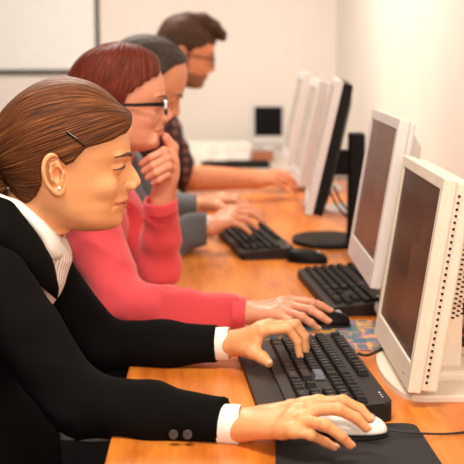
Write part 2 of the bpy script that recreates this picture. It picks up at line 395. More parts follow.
#       y    xf   base back  w    p    sigma(nose/lip half width)
HEAD = [(82,  63,  63,  62,  1, 2.2, 10),(84,  75,  75,  50, 12, 2.2, 10),(88, 90, 90, 36, 24, 2.2, 10),(95, 104,104, 22, 33, 2.2, 12),(105,115,115, 12, 40, 2.3, 12),
        (115,122,122,  5, 43, 2.3, 12),(125,126,126,  0, 45, 2.3, 12),(135,128.6,128.6,-3, 45, 2.35, 12),(145,130,129.5,-4, 45, 2.4, 12),(155,130.5,128,-3,44, 2.4, 12),
        (160,130,124.5,-1,43.5,2.4, 8),(164,130.5,122.5, 1,43, 2.4, 7),(170,134.5,121.5, 5,42.5,2.35, 7.5),(176,138,121.5,10,42, 2.3, 9),(182,140.6,121.5,15,41.5,2.25,10),(186,139.3,122,19,41, 2.25,10.5),
        (188.6,133.5,122,22,40.5,2.2, 10),(191.5,128.5,122,24,40,2.2, 11),(195,126.6,121.5,27,39.5,2.15,12),(199,127.6,121,30,39, 2.1,15),(202,127.3,120.5,32,38, 2.1,16),(203.6,124.5,120.5,33,37.5,2.1,17),
        (205.5,126,120,34,37, 2.1,16),(208,125.6,119,36,36, 2.1,14),(212,121.5,117.5,40,34, 2.05,14),(217,121.3,116,45,32, 2.0,15),(222,121,114.5,52,28, 2.0,15),(226,119,111,60,23, 2.0,16),(229.5,113,106,70,15,2,16),(232,95,94,84,2,2,16)]
NOSE_AMT = None

def head_field(g, tab, offs=0., wscale=1., nose=1., backs=1.):
    """adds the head volume to grid g (local head coordinates, metres). offs = outward offset in metres."""
    X, Y, W = np.meshgrid(*g.ax, indexing='ij', sparse=True)
    yy = 165-g.ax[2]/U
    col = lambda i, sm=1.2: curve(tab, i, yy, sm)[None, None, :]
    xf0, xb0, bk, w, p, sg = col(1), col(2, 2.), col(3, 3.), col(4, 3.2), col(5, 4.), col(6, 2.)
    edge = np.clip((yy[None,None,:]-224)/4, 0, 1)+np.clip((92-yy[None,None,:])/4, 0, 1); edge = np.clip(edge, 0, 1); w = w*(1-edge)+col(4)*edge; bk = bk*(1-edge)+col(3)*edge
    xc = np.minimum(62., (xf0+bk)/2+2)
    tt = np.clip((yy[None,None,:]-196)/24, 0, 1); tt = tt*tt*(3-2*tt); t2 = np.clip((96-yy[None,None,:])/12, 0, 1)
    mid_ = (xf0+bk)/2; xc = 55*(1-tt)+(mid_-5)*tt; xc = xc*(1-t2)+mid_*t2; xc = np.clip(xc, bk+1.5, xf0-3)
    px = X/U+60; px = np.where(px < 55, 55+(px-55)/backs, px); ly = np.abs(Y)/U
    o = offs/U
    xf = xb0+(xf0-xb0)*nose*np.exp(-(ly/sg)**2)
    a_f = np.maximum(xf-xc, 1)+o; a_b = np.maximum(xc-bk, 1)+o; ww = np.maximum(w*wscale, 1)+o
    u = np.where(px > xc, (px-xc)/a_f, (xc-px)/a_b)
    r = (np.abs(u)**p+(ly/ww)**p)**(1/p)
    F = ((r-1)*40*U).astype(np.float32)
    G = np.gradient(F, g.v); gn = np.sqrt(G[0]**2+G[1]**2+G[2]**2)
    F = F/np.maximum(gn, .45)
    lo_y = min(t[0] for t in tab); hi_y = max(t[0] for t in tab)
    return np.maximum(F, np.maximum((lo_y-.5)*U-yy[None,None,:]*U, (yy[None,None,:]-hi_y+.5)*U)-o*U*0-np.where(yy[None,None,:] < 150, o*U, 0))

def hl(px, py, lat=0):      # head-local point from head units
    return np.array(((px-60)*U, lat*U, (165-py)*U))

def poly_sdf(px, pz, poly):
    d = np.full(np.broadcast(px, pz).shape, 1e9, np.float32); ins = np.zeros(d.shape, bool)
    n = len(poly)
    for i in range(n):
        ax, az = poly[i]; bx, bz = poly[(i+1)%n]; ex, ez = bx-ax, bz-az
        t = np.clip(((px-ax)*ex+(pz-az)*ez)/max(ex*ex+ez*ez, 1e-9), 0, 1)
        d = np.minimum(d, (px-ax-t*ex)**2+(pz-az-t*ez)**2)
        if az != bz:
            c = ((az > pz) != (bz > pz)) & (px < (bx-ax)*(pz-az)/(bz-az)+ax); ins ^= c
    d = np.sqrt(d); return np.where(ins, -d, d)

EARPTS = [(62,166),(61,160),(56.5,155),(50,154),(44.5,158),(42,166),(42.5,176),(46,185),(51,191),(56,194),(60,191),(61,186)]
EX, EY, EK = 5.5, -4.5, .94
def add_ear(g, side):
    def e(px, py, l): return hl(52+(px-52)*EK+EX, 174+(py-174)*EK+EY, side*(l-.5))
    lat = lambda px: 41.5+(62-px)*.42
    # plate
    R = Matrix.Rotation(math.radians(side*22), 3, 'Z') @ Matrix.Rotation(math.radians(-12), 3, 'Y')
    g.ell(e(52, 173, 44), (9.5*U, 2.4*U, 17.5*U), .002, 'add', R)
    q_ = spline([(x, y, 0) for x, y in EARPTS], 4)
    pts = [e(p.x, p.y, lat(p.x)+1.5) for p in q_]
    rs = np.interp(np.linspace(0, 11, len(q_)), range(12), [1.6,2.2,2.3,2.3,2.1,2.0,1.9,2.0,2.5,3.0,2.6,1.8])
    g.chain([(p, r*U) for p, r in zip(pts, rs)], .0018)
    g.chain([(e(*q), r*U) for q, r in (((49,163,47.5),1.3),((48.5,171,48),1.7),((50,179,47.5),1.6),((54,183,46),1.5))], .002)
    g.chain([(e(49,164,47.5), 1.3*U), (e(55,161,46), 1.1*U)], .002)
    g.ell(e(55.5, 174, 46.5), (4.6*U, 5.0*U, 6.6*U), .002, 'sub'); g.ell(e(59, 173, 44), (1.8*U, 5*U, 2.0*U), .001, 'sub')
    g.chain([(e(61,173,43.5), 2.2*U), (e(60,177,43.5), 1.9*U)], .002)      # tragus
    g.ell(e(57, 188, 44.5), (4.0*U, 2.6*U, 4.6*U), .002)

def build_head(neck, vox, tab=HEAD, eye='down', nose=1., jaww=1., backs=1., extra=None, lo=None, ear_sides=(-1, 1), opening=1.2):
    """returns V,Q,attrs in head-local coords. neck = list of (local point, radius)."""
    pts = np.array([p for p, r in neck]); rr = max(r for p, r in neck)
    lo_ = np.minimum(hl(-14, 240)-np.array((0,.095,0)), pts.min(0)-rr*1.1-.01); hi_ = np.maximum(np.array((.142, .095, .15)), pts.max(0)+rr*1.1+.01)
    g = Grid(lo_, hi_, vox)
    g.f = np.minimum(head_field(g, tab, 0, jaww, nose, backs), .05).astype(np.float32)
    # face forms
    for s in (-1, 1):
        g.ell(hl(123.5, 165, s*17), (6*U, 8*U, 6*U), .009, 'sub')            # socket
        g.ell(hl(115.5, 165.6, s*18.5), (8.4*U, 8.4*U, 7.8*U), .005)           # lids over the eyeball
        g.chain([(hl(115.5+8.5*math.cos(a), 165.8+math.degrees(a)*.028, s*(18.5+8.5*math.sin(a))), opening*U*(.55+.45*math.cos(a*1.1))) for a in np.radians(np.linspace(-52, 68, 9))], .0008, 'sub')
        g.cone(hl(124.5, 155.5, s*9), hl(118, 155, s*25), 4*U, 4*U, .010)   # brow ridge
        g.ell(hl(103, 184, s*22), (11*U, 9*U, 9*U), .018)                     # cheek bone
        g.ell(hl(130.5, 186.3, s*6.3), (5.6*U, 3.6*U, 4.2*U), .004)           # wing of the nose
        g.chain([(hl(126.5, 180, s*9.5), .8*U), (hl(123.8, 185, s*11.8), .9*U), (hl(124.8, 189.5, s*10.5), .9*U)], .004, 'sub')   # groove behind the wing
        g.cone(hl(134.5, 189.6, s*3.4), hl(130, 190, s*4.2), 1.2*U, 1.3*U, .0015, 'sub')   # nostril
    g.cone(hl(123.0, 203.8, -11), hl(123.0, 203.8, 11), .7*U, .7*U, .002, 'sub')
    for s in (-1, 1):
        g.cone(hl(123.2, 203.6, s*9), hl(114.5, 203.4, s*17), 1.0*U, 1.1*U, .003, 'sub'); g.cone(hl(113.5, 199, s*19.5), hl(112.5, 207, s*19.5), .8*U, .6*U, .009, 'sub')
    for s in ear_sides: add_ear(g, s)
    g.chain(neck, .022)
    if extra: extra(g)
    V, Q = g.mesh()
    px = V[:,0]/U+60; py = 165-V[:,2]/U; ly = np.abs(V[:,1])/U
    half = 17.5
    t = np.clip(ly/half, 0, 1)
    mid = 203.7+t*0.2
    upl = 5.2*(1-t**2)*(1-.25*np.exp(-(ly/3)**2)); lol = 5.0*(1-t**2)
    d = np.where(py < mid, (mid-py)/np.maximum(upl, .1), (py-mid)/np.maximum(lol, .1))
    lip = np.clip((1.12-d)*4, 0, 1)*(ly < half)*(px > 108)*.75
    return V, Q, {'lip': lip}

HV = {}
def snap_side(V, px, py, s=-1):
    k = (np.abs(V[:,0]/U+60-px) < 1.5) & (np.abs(165-V[:,2]/U-py) < 1.5) & (V[:,1]*s > 0)
    return float(np.abs(V[k,1]).max()/U)
def add_hair(name, m, parent, xfm, outer_tab, poly, vox=.002, wscale=1.0, flowaxis=((135,118),(2,166)), ridge=.0012, blobs=None, backs=1., thick=None, cut_face=True, freq=40, polyk=.006):
    g = Grid(hl(-22, 250)-np.array((0,.10,0)), np.array((.15, .10, .168)), vox)
    F = head_field(g, outer_tab, 0, wscale, 1., backs)
    X, Y, W = np.meshgrid(*g.ax, indexing='ij', sparse=True)
    a = np.array(hl(*flowaxis[0])); b = np.array(hl(*flowaxis[1])); ax = (b-a)/np.linalg.norm(b-a)
    def flow(x, y, z):
        dx, dz = x-a[0], z-a[2]; t = dx*ax[0]+dz*ax[2]; qx = dx-t*ax[0]; qz = dz-t*ax[2]
        perp = qx*(-ax[2])+qz*ax[0]           # signed height off the axis in the side plane
        return np.arctan2(y, -perp if ax[0] < 0 else perp), t
    fl, run = flow(X, Y, W)
    rn = noise3(fl*freq/5+0*run, run*7, fl*0+3.3)*.6+noise3(fl*freq/1.6, run*9, fl*0+9.1)*.4
    F = F-rn*ridge
    D = poly_sdf(X[:,:,:]/U+60, 165-W/U, poly)*U
    k = polyk; D = np.broadcast_to(D, F.shape)+rn*ridge*1.5
    h = np.clip(.5-.5*(F-D)/k, 0, 1); F = F*(1-h)+D*h+k*h*(1-h)
    g.f = np.minimum(F, .05).astype(np.float32)
    if blobs: blobs(g)
    V, Q = g.mesh(); fl, run = flow(V[:,0], V[:,1], V[:,2])
    HV[name+str(len(HV))] = V; V = xfm(V)
    return link(name, np_mesh(name, V, Q, {'flow': fl.astype(float), 'run': (run*10).astype(float)}), m, parent)

def head_xf(px, py, Y, scale=1., pitch=0., yaw=0., roll=0.):
    o = P(px, py, Y)
    R = Matrix.Rotation(math.radians(yaw), 3, 'Z') @ Matrix.Rotation(math.radians(pitch), 3, 'Y') @ Matrix.Rotation(math.radians(roll), 3, 'X')
    Rn = np.array(R)*scale; on = np.array(o)
    f = lambda V: np.asarray(V)@Rn.T+on
    inv = lambda p: np.linalg.inv(Rn)@(np.array(p)-on)
    return f, inv

# ------------------------------------------------------------------ hands
def hand(fingers, wrist, forearm, thumb, vox=.0016, size=1., palm_n=(0,0,-1), wr=.022, fr=.024, nailup=None):
    """fingers: 4 lists of 4 world points (knuckle to tip), index first; thumb: 3-4 points; wrist, forearm world points"""
    allp = [p for f in fingers for p in f]+list(thumb)+[wrist, forearm]
    A = np.array([list(p) for p in allp]); R = fr+.02
    g = Grid(A.min(0)-R, A.max(0)+R, vox)
    fw = np.array(forearm, float); w = np.array(wrist, float)
    d = (w-fw)/np.linalg.norm(w-fw)
    g.cone(fw, w, fr, wr, .01)
    FR = [(.0096,.0086,.0078,.0066),(.0097,.0088,.0079,.0067),(.0092,.0083,.0075,.0063),(.0082,.0073,.0067,.0056)]
    mcp = [np.array(f[0]) for f in fingers]
    lat = mcp[3]-mcp[0]; lat = lat/np.linalg.norm(lat)
    for i, f in enumerate(mcp):
        st = w+lat*(i-1.5)*.010*size
        g.cone(st, f, .0165*size, (.0125-.0006*i)*size, .014)
    for a, b in zip(mcp, mcp[1:]): g.cone(a*.82+w*.18, b*.82+w*.18, .0115*size, .0115*size, .01)
    g.chain([(np.array(p), r*size) for p, r in zip(thumb, [.0165,.0128,.0105,.0085][-len(thumb):] if len(thumb) < 4 else [.0165,.0128,.0105,.0085])], .007)
    g.cone(w*.5+np.array(thumb[0])*.5, np.array(thumb[1])*.5+mcp[0]*.5, .014*size, .009*size, .012)
    body = g.f.copy()
    # each finger is sculpted on its own so neighbours touch without fusing
    for i, f in enumerate(fingers):
        h = Grid(g.lo, g.lo, vox); h.n = g.n; h.ax = g.ax; h.f = np.full(tuple(g.n), .05, np.float32)
        rs = [r*size for r in FR[i]]; pts = [np.array(p) for p in f]
        # tiny knuckle swell
        h.chain(list(zip(pts, [rs[0], rs[1], rs[2], rs[3]])), .003)
        h.ell(pts[1], (rs[1]*1.06,)*3, .003)
        # blend the root with the palm only
        k = .007; q = mcp[i]
        sl, X, Y, W = h.sub(q-.03, q+.03)
        rr = np.sqrt((X-q[0])**2+(Y-q[1])**2+(W-q[2])**2)
        kk = np.clip(1-(rr-.012)/.018, 0, 1)*k+.0006
        a = body[sl]; b = h.f[sl]; t = np.clip(.5+.5*(a-b)/kk, 0, 1)
        sm = a*(1-t)+b*t-kk*t*(1-t)
        cur = np.minimum(g.f, h.f); cur[sl] = np.minimum(cur[sl], sm); g.f = cur
    # soften creases
    f = g.f
    for _ in range(1):
        f2 = f.copy(); f2[1:-1,1:-1,1:-1] = (2*f[1:-1,1:-1,1:-1]+(f[2:,1:-1,1:-1]+f[:-2,1:-1,1:-1]+f[1:-1,2:,1:-1]+f[1:-1,:-2,1:-1]+f[1:-1,1:-1,2:]+f[1:-1,1:-1,:-2]))/8; f = f2
    g.f = f
    V, Q = g.mesh(); return V, Q, {}
def nail(parent, tip, prev, upv, m, size=1.):
    t = (Vector(tip)-Vector(prev)).normalized(); n = Vector(upv); n = (n-t*n.dot(t)).normalized(); s = t.cross(n)
    c = Vector(tip)+n*.0050*size
    bm = bmesh.new(); rows = []
    for i in range(6):
        a = -1+2*i/5; row = []
        for j in range(5):
            b = -1+2*j/4; wv = .0042*size*(1-.35*max(0, abs(a)-.5))
            row.append(bm.verts.new(c+t*(a*.0050*size+.001)+s*b*wv+n*(.0019*size*(1-b*b)-.0005*size*a*a)))
        rows.append(row)
    for a, b in zip(rows, rows[1:]):
        for k in range(4): bm.faces.new((a[k], a[k+1], b[k+1], b[k]))
    bmesh.ops.recalc_face_normals(bm, faces=bm.faces)
    bmesh.ops.solidify(bm, geom=list(bm.faces), thickness=.0006)
    o = link('fingernail', bm_mesh(bm, 'fingernail'), m, parent, True)
    return o
M['nail'] = mat('nail', (.82,.42,.27), .3, noise=.02)

def cloth(name, m, parent, chains, lo, hi, vox=.005, k=.02, cuts=(), subs=(), wr=.003, wfreq=18, seams=None, post=None, attrs=None):
    g = Grid(lo, hi, vox, .08)
    for ch in chains:
        sc = ch[2] if len(ch) > 2 else (1,1,1); g.chain(ch[0], ch[1] if ch[1] else k, sc=sc)
    if wr:
        X, Y, W = np.meshgrid(*g.ax, indexing='ij', sparse=True)
        n = noise3(X*wfreq*.5+W*wfreq*.8, Y*wfreq*.6, W*wfreq*.35-X*wfreq*.55+5)
        n = -np.abs(n)*1.6+.5+.4*noise3(X*wfreq*1.7+3, Y*wfreq*1.3, W*wfreq*1.6)
        g.f = (g.f-n*wr).astype(np.float32)
    if post: post(g)
    for s in subs: g.cone(s[0], s[1], s[2], s[3], s[4] if len(s) > 4 else .006, 'sub')
    for c in cuts: g.cut(*c)
    V, Q = g.mesh()
    at = attrs(V) if attrs else None
    return link(name, np_mesh(name, V, Q, at), m, parent)
def cuff_ring(name, m, parent, p0, p1, r0, r1, squash=(1,1), th=.0025, seg=40, stripe=True):
    p0 = Vector(p0); p1 = Vector(p1); t = (p1-p0).normalized(); n = Vector((0,0,1)); n = (n-t*n.dot(t)).normalized(); b = t.cross(n)
    prof = [(0, r0),(.5,(r0+r1)/2*1.01),(.93, r1),(1, r1-.0008),(1, r1-th+.0004),(.9, r1-th),(.0, r0-th)]
    bm = bmesh.new(); rings = []
    for u, r in prof:
        rings.append([bm.verts.new(p0+(p1-p0)*u+(n*math.cos(2*math.pi*k/seg)*squash[0]+b*math.sin(2*math.pi*k/seg)*squash[1])*r) for k in range(seg)])
    for a, c in zip(rings, rings[1:]):
        for k in range(seg): bm.faces.new((a[k], a[(k+1)%seg], c[(k+1)%seg], c[k]))
    me = bm_mesh(bm, name)
    at = me.attributes.new('stripe', 'FLOAT', 'POINT')
    at.data.foreach_set('value', np.array([k/seg*46 for _ in prof for k in range(seg)], np.float32))
    return link(name, me, m, parent, True)
def arr(v): return np.array(list(v), float)

# ------------------------------------------------------------------ the room
DZ = .75
tag(boxobj('floor', M['floor'], None, -4, .78, -2, 6.8, -.05, 0), kind='structure')
tag(boxobj('wall_back', M['wall'], None, -4, .78, 6.7, 6.8, 0, 2.9), kind='structure')
tag(boxobj('wall_right', M['wallr'], None, .71, .78, -2, 6.7, 0, 2.9), kind='structure')
tag(boxobj('baseboard_back', M['wood_dark'], None, -4, .71, 6.685, 6.7, 0, .08), kind='structure')
sc = thing('projection_screen', 'white wall mounted projection screen with a thin dark border', 'projection screen', (-1.75, 6.696, 1.17))
boxobj('screen_fabric', M['board'], sc, -1.13, 1.11, -.012, -.002, .02, 1.30)
for a in ((-1.15,1.135,-.018,.004,0,.025), (-1.15,1.135,-.018,.004,1.29,1.315), (1.11,1.135,-.018,.004,.02,1.30), (-1.15,-1.125,-.018,.004,.02,1.30)):
    boxobj('border', M['frame'], sc, *a)

# the long computer desk and the desk behind it
dk = thing('computer_desk', 'long orange-brown wooden desk shared by the four people at computers', 'desk', (.27, 3.15, 0))
bm = bmesh.new(); box(bm, -.42, .43, -1.95, 1.95, DZ-.028, DZ, .003)
link('desktop', bm_mesh(bm), M['wood'], dk)
for y in (-1.9, -.62, .68, 1.9): boxobj('side_panel', M['wood'], dk, -.36, .40, y-.012, y+.012, 0, DZ-.028)
boxobj('back_panel', M['wood'], dk, .385, .403, -1.888, 1.888, .25, DZ-.028)
M['table2'] = mat('pale_laminate', (.62,.53,.45), .4)
d2 = thing('side_table', 'pale table across the far end of the room, behind the long desk', 'table', (-.1, 5.95, 0))
boxobj('tabletop', M['table2'], d2, -.75, .78, -.42, .55, DZ-.03, DZ, .004)
for x in (-.7, .73):
    for y in (-.37, .5): boxobj('leg', M['steel'], d2, x-.02, x+.02, y-.02, y+.02, 0, DZ-.03)

# ------------------------------------------------------------------ monitors
def monitor(label, X0, Yc, zb, w, h, tilt, body, screen, base='plate', bez=.022, bot=.035, dep=.05, front=None, holes=False, column=None, basec=None, group=None, rz=0, side=.030, hk=.93, hc=.54, hh=.86):
    """X0 = front face at its bottom edge; the screen faces -x"""
    t = thing('computer_monitor', label, 'monitor', (X0+.11, Yc, DZ), rz, group)
    T = Matrix.Translation((-.11, 0, zb-DZ)) @ Matrix.Rotation(math.radians(tilt), 4, 'Y')
    fr = front or body
    bm = bmesh.new()
    box(bm, .003, .018, -w/2, w/2, 0, h, .003, 2, T)
    f = .004
    for a in ((-w/2, w/2, 0, bot), (-w/2, w/2, h-bez, h), (-w/2, -w/2+bez, bot-.002, h-bez+.002), (w/2-bez, w/2, bot-.002, h-bez+.002)):
        box(bm, -f, .006, *a, .0018, 2, T)
    bz = link('bezel', bm_mesh(bm), fr, t)
    bm = bmesh.new(); box(bm, -.0005, .004, -w/2+bez-.001, w/2-bez+.001, bot-.001, h-bez+.001, 0, 1, T)
    # screen mesh coordinates keep the panel upright so that the picture on it is square to it
    link('screen', bm_mesh(bm), screen, t)
    bm = bmesh.new()
    box(bm, .017, side, -w/2+.003, w/2-.003, .004, h-.003, .004, 2, T)
    r = bmesh.ops.create_cube(bm, size=1); vs = r['verts']
    for v in vs:
        b = v.co.x > 0; k = .72 if b else hk
        v.co = T @ Vector((side-.002 if not b else dep, v.co.y*2*(w/2)*k, h*hc+v.co.z*2*(h/2)*k*hh))
    es = list({e for v in vs for e in v.link_edges}); bmesh.ops.bevel(bm, geom=es, offset=.008, segments=3, profile=.5, affect='EDGES')
    hs = link('rear_housing', bm_mesh(bm), body, t)
    if holes:
        bm = bmesh.new(); n = 30
        for i in range(n):
            v = .02+i*(h-.045)/(n-1)
            box(bm, .0225, .0262, -w/2+.0005, -w/2+.0045, v-.0019, v+.0019, 0, 1, T)
        link('vent_holes', bm_mesh(bm), M['hole'], hs); bm = bmesh.new()
        for i in range(24):
            for j in range(4):
                v = .125+i*(h-.165)/23; nn = side+.006+j*.009; yy = -w/2*(hk-(nn-side)/(dep-side)*(hk-.72))-.0004
                if nn < dep-.008: box(bm, nn, nn+.0045, yy-.0005, yy+.003, v+j*.0030, v+.0026+j*.0030, 0, 1, T)
        link('vent_slots', bm_mesh(bm), M['hole'], hs)
    bm = bmesh.new(); box(bm, -.0052, -.003, -w/2+.05, -w/2+.062, bot*.35, bot*.35+.006, .001, 1, T)
    link('power_button', bm_mesh(bm), M['silverdk'], t)
    # stand and base
    cw = .045 if column is None else column
    c0 = T @ Vector((dep-.02, 0, h*.45)); 
    bm = bmesh.new()
    q = [Vector((.03, 0, .008)), Vector((.04, 0, (zb-DZ)*.8)), Vector((.02, 0, (zb-DZ)+h*.3))]
    if column is None:
        box(bm, c0.x-.015, c0.x+.03, -.045, .045, .01, c0.z, .01, 3)
        box(bm, c0.x-.03, c0.x+.035, -.08, .08, .008, .03, .008, 3)
    else:
        box(bm, .012, .060, -.042, .042, .01, column, .006, 2); box(bm, c0.x-.01, .03, -.035, .035, column-.12, column-.05, .004)
    link('stand', bm_mesh(bm), body, t)
    bm = bmesh.new()
    if base == 'plate':
        bx0, bx1, by = (-.09, .13, .145) if basec is None else basec
        pts = []
        for k in range(13):
            a = math.pi*k/12; pts.append((bx0+.05-.05*math.sin(a)**.7, -by*math.cos(a)))
        pts += [(bx1-.02, by), (bx1, by-.03), (bx1, -by+.03), (bx1-.02, -by)]
        prism(bm, pts, 0, .011, .004)
    else:
        prism(bm, [(-.045+.105*math.cos(2*math.pi*k/40), .135*math.sin(2*math.pi*k/40)) for k in range(40)], 0, .014, .006)
    link('base', bm_mesh(bm), body, t)
    return t
monitor('ivory monitor nearest the camera with rows of vent holes down its side', .320, 2.028, .777, .395, .350, 8.2, M['ivory'], M['scr1'], bez=.020, bot=.045, dep=.085, holes=True, basec=(-.13,.10,.16), side=.045, hk=.90, hc=.66, hh=.62)
monitor('silver monitor with dark screen standing behind the nearest ivory one', .321, 2.495, .851, .395, .340, 8.8, M['silver'], M['scr2'], bez=.022, bot=.050, dep=.060, basec=(-.01,.13,.11))
monitor('monitor with black casing and pale front edge on an oval black base', .283, 3.46, .862, .42, .38, 12.5, M['black'], M['scr3'], 'oval', bez=.018, bot=.03, dep=.055, front=M['silver'], column=.325, rz=math.radians(-4.5), side=.046, hk=.985, hc=.5, hh=.98)
monitor('blurred white monitor just beyond the black-cased monitor', .30, 4.15, .86, .40, .36, 11, M['silver'], M['scr3'], bez=.03, bot=.04, basec=(-.01,.12,.10))
monitor('farthest white monitor at the end of the row on the long desk', .305, 4.80, .87, .40, .36, 11, M['silver'], M['scr3'], bez=.03, bot=.04, basec=(-.01,.12,.10))

# small dark monitor on the far table
t = thing('small_monitor', 'small black-screened monitor in pale frame on the far table', 'monitor', (.31, 6.32, DZ), 0)
boxobj('bezel', M['silver'], t, -.088, .088, 0, .03, .055, .27, .006)
boxobj('screen', M['scrk'], t, -.074, .074, -.003, .004, .10, .255)
boxobj('stand', M['silver'], t, -.025, .025, .01, .035, .01, .09); boxobj('base', M['silver'], t, -.07, .07, -.05, .08, 0, .012, .004)
bm = bmesh.new()
for i in range(9):
    dx = random.uniform(-.012,.012); box(bm, -.16+dx, .16+dx, -.11, .11, i*.009, i*.009+.008)
tag(link('paper_stack', bm_mesh(bm), M['paper'], None), 'stack of white papers lying on the far table', 'papers').location = (.05, 6.12, DZ)
t = thing('hardback_book', 'brown book in front of the small dark monitor on the far table', 'book', (.265, 6.0, DZ))
boxobj('cover', M['bookc'], t, -.055, .055, -.07, .07, 0, .045, .003); boxobj('pages', M['paper'], t, -.051, .057, -.066, .066, .005, .040)

# ------------------------------------------------------------------ keyboards
LEG = {}; LM = {}
def glyph(ch):
    if ch in LEG: return LEG[ch]
    cu = bpy.data.curves.new('glyph', 'FONT'); cu.body = ch; cu.size = .0065; cu.extrude = 0
    o = bpy.data.objects.new('glyph', cu); C.objects.link(o)
    bpy.context.view_layer.update(); dg = bpy.context.evaluated_depsgraph_get()
    me = bpy.data.meshes.new_from_object(o.evaluated_get(dg)); LEG[ch] = ([v.co.copy() for v in me.vertices], [tuple(p.vertices) for p in me.polygons])
    bpy.data.objects.remove(o); bpy.data.meshes.remove(me); bpy.data.curves.remove(cu); return LEG[ch]
def key_layout():
    K = []   # (u along the board left->right, v towards the user, width, label)
    def row(v, u, items):
        for it in items:
            lab, w = it if isinstance(it, tuple) else (it, 1)
            if lab is not None: K.append((u+w/2, v, w, lab))
            u += w
    row(0, 0, ['Esc', (None,1), 'F1','F2','F3','F4',(None,.5),'F5','F6','F7','F8',(None,.5),'F9','F10','F11','F12'])
    row(1.4, 0, list('`1234567890-=')+[('',2)])
    row(2.4, 0, [('',1.5)]+list('QWERTYUIOP[]')+[('',1.5)])
    row(3.4, 0, [('',1.75)]+list('ASDFGHJKL;\'')+[('Enter',2.25)])
    row(4.4, 0, [('',2.25)]+list('ZXCVBNM,./')+[('',2.75)])
    row(5.4, 0, [('Ctrl',1.5),('Alt',1.5),('space',7),('Alt',1.5),('',1),('Ctrl',2.5)])
    for v in (1.4, 2.4): row(v, 15.3, ['', '', ''])
    row(4.4, 16.3, ['']); row(5.4, 15.3, ['', '', ''])
    row(1.4, 18.6, ['', '/', '*', '-']); row(2.4, 18.6, list('789')+['+']); row(3.4, 18.6, list('456')); row(4.4, 18.6, list('123')+['']); row(5.4, 18.6, [('0',2), '.'])
    return K
def keyboard(label, loc, rz, rest=0., depth=.155, L=.455, blue=True, pitch=.0191, group=None, legends=False):
    """local frame: +x away from the user, y = user's left; user sits on the -x side"""
    t = thing('keyboard', label, 'keyboard', loc, rz, group)
    tilt = Matrix.Rotation(math.radians(-4.0), 4, 'Y')
    x0 = -depth/2
    bm = bmesh.new(); r = .022
    def rrect(xa, xb, ya, yb, r, n=6):
        p = []
        for cx, cy, a0 in ((xb-r, yb-r, 0), (xa+r, yb-r, 90), (xa+r, ya+r, 180), (xb-r, ya+r, 270)):
            for k in range(n+1):
                a = math.radians(a0+90*k/n); p.append((cx+r*math.cos(a), cy+r*math.sin(a)))
        return p
    prism(bm, rrect(x0, depth/2, -L/2, L/2, .014), 0, .020, .005)
    for v in bm.verts: v.co.z = v.co.z*(1+ (v.co.x-x0)/depth*.55)
    link('case', bm_mesh(bm), M['kbd'], t)
    if rest:
        bm = bmesh.new(); prism(bm, rrect(x0-rest, x0+.004, -L/2, L/2, .018), 0, .014, .005); link('palm_rest', bm_mesh(bm), M['kbd'], t)
    K = key_layout(); W = 22.6*pitch; vp = (depth-.022)/6.4
    base = {}
    n = 0
    for (u, v, w, lab) in K:
        y = W/2-u*pitch; x = depth/2-.016-v*vp; z = .020*(1+(x-x0)/depth*.55)
        key = round(w, 2)
        if key not in base:
            bm = bmesh.new(); hw = w*pitch/2-.0012; hx = vp/2-.0011
            vs = [bm.verts.new(p) for p in ((-hx,-hw,0),(hx,-hw,0),(hx,hw,0),(-hx,hw,0),(-hx+.0022,-hw+.0022,.0085),(hx-.0030,-hw+.0022,.0085),(hx-.0030,hw-.0022,.0085),(-hx+.0022,hw-.0022,.0085))]
            for f in ((0,1,2,3),(4,5,6,7),(0,1,5,4),(1,2,6,5),(2,3,7,6),(3,0,4,7)): bm.faces.new([vs[i] for i in f])
            bmesh.ops.recalc_face_normals(bm, faces=bm.faces); bmesh.ops.bevel(bm, geom=list(bm.edges), offset=.0006, segments=1, affect='EDGES')
            me = bm_mesh(bm, 'key'); me.materials.append(M['key']); base[key] = me
        me = base[key]
        if blue and lab == 'Enter':
            me = me.copy(); me.materials[0] = M['keyblue']
        o = bpy.data.objects.new('key', me); C.objects.link(o); o.parent = t; o.location = (x, y, z)
        if blue and lab == 'Enter': o['label'] = 'key with grey-blue sheen painted on'
        if lab and lab != 'space':
            V, F = glyph(lab); s = .55 if len(lab) > 1 else .95
            if lab not in LM:
                lbm = bmesh.new(); vv = [lbm.verts.new((-.0015+c.y*s, .004-c.x*s, .00875)) for c in V]
                for f in F:
                    try: lbm.faces.new([vv[i] for i in f])
                    except ValueError: pass
                LM[lab] = bm_mesh(lbm); LM[lab].materials.append(M['legend'])
            if legends: lo = bpy.data.objects.new('legend', LM[lab]); C.objects.link(lo); lo.parent = o
        n += 1
    for i in range(3): boxobj('indicator_light', M['legend'], t, depth/2-.012, depth/2-.009, -L/2+.03+i*.012, -L/2+.035+i*.012, .0309, .0314)
    return t
keyboard('charcoal keyboard with palm rest under the hands of the woman in black', (.188, 1.985, DZ), math.radians(4.0), rest=.045, depth=.160, L=.450, pitch=.0187, legends=True)
keyboard('black keyboard lying in front of the silver monitor', (.312, 2.715, DZ), math.radians(5), depth=.15, L=.45, blue=False, pitch=.0187)
keyboard('black keyboard under the hands of the man in grey', (.125, 3.40, DZ), math.radians(8), depth=.15, L=.45, blue=False, pitch=.0187)
boxobj('x', M['kbd'], None, 0, .1, 0, .1, 0, .1)
bpy.data.objects.remove(bpy.data.objects['x'])
t = keyboard('blurred black keyboard lying on the far table', (.12, 5.66, DZ), math.radians(-90), depth=.13, L=.33, blue=False, pitch=.0138)

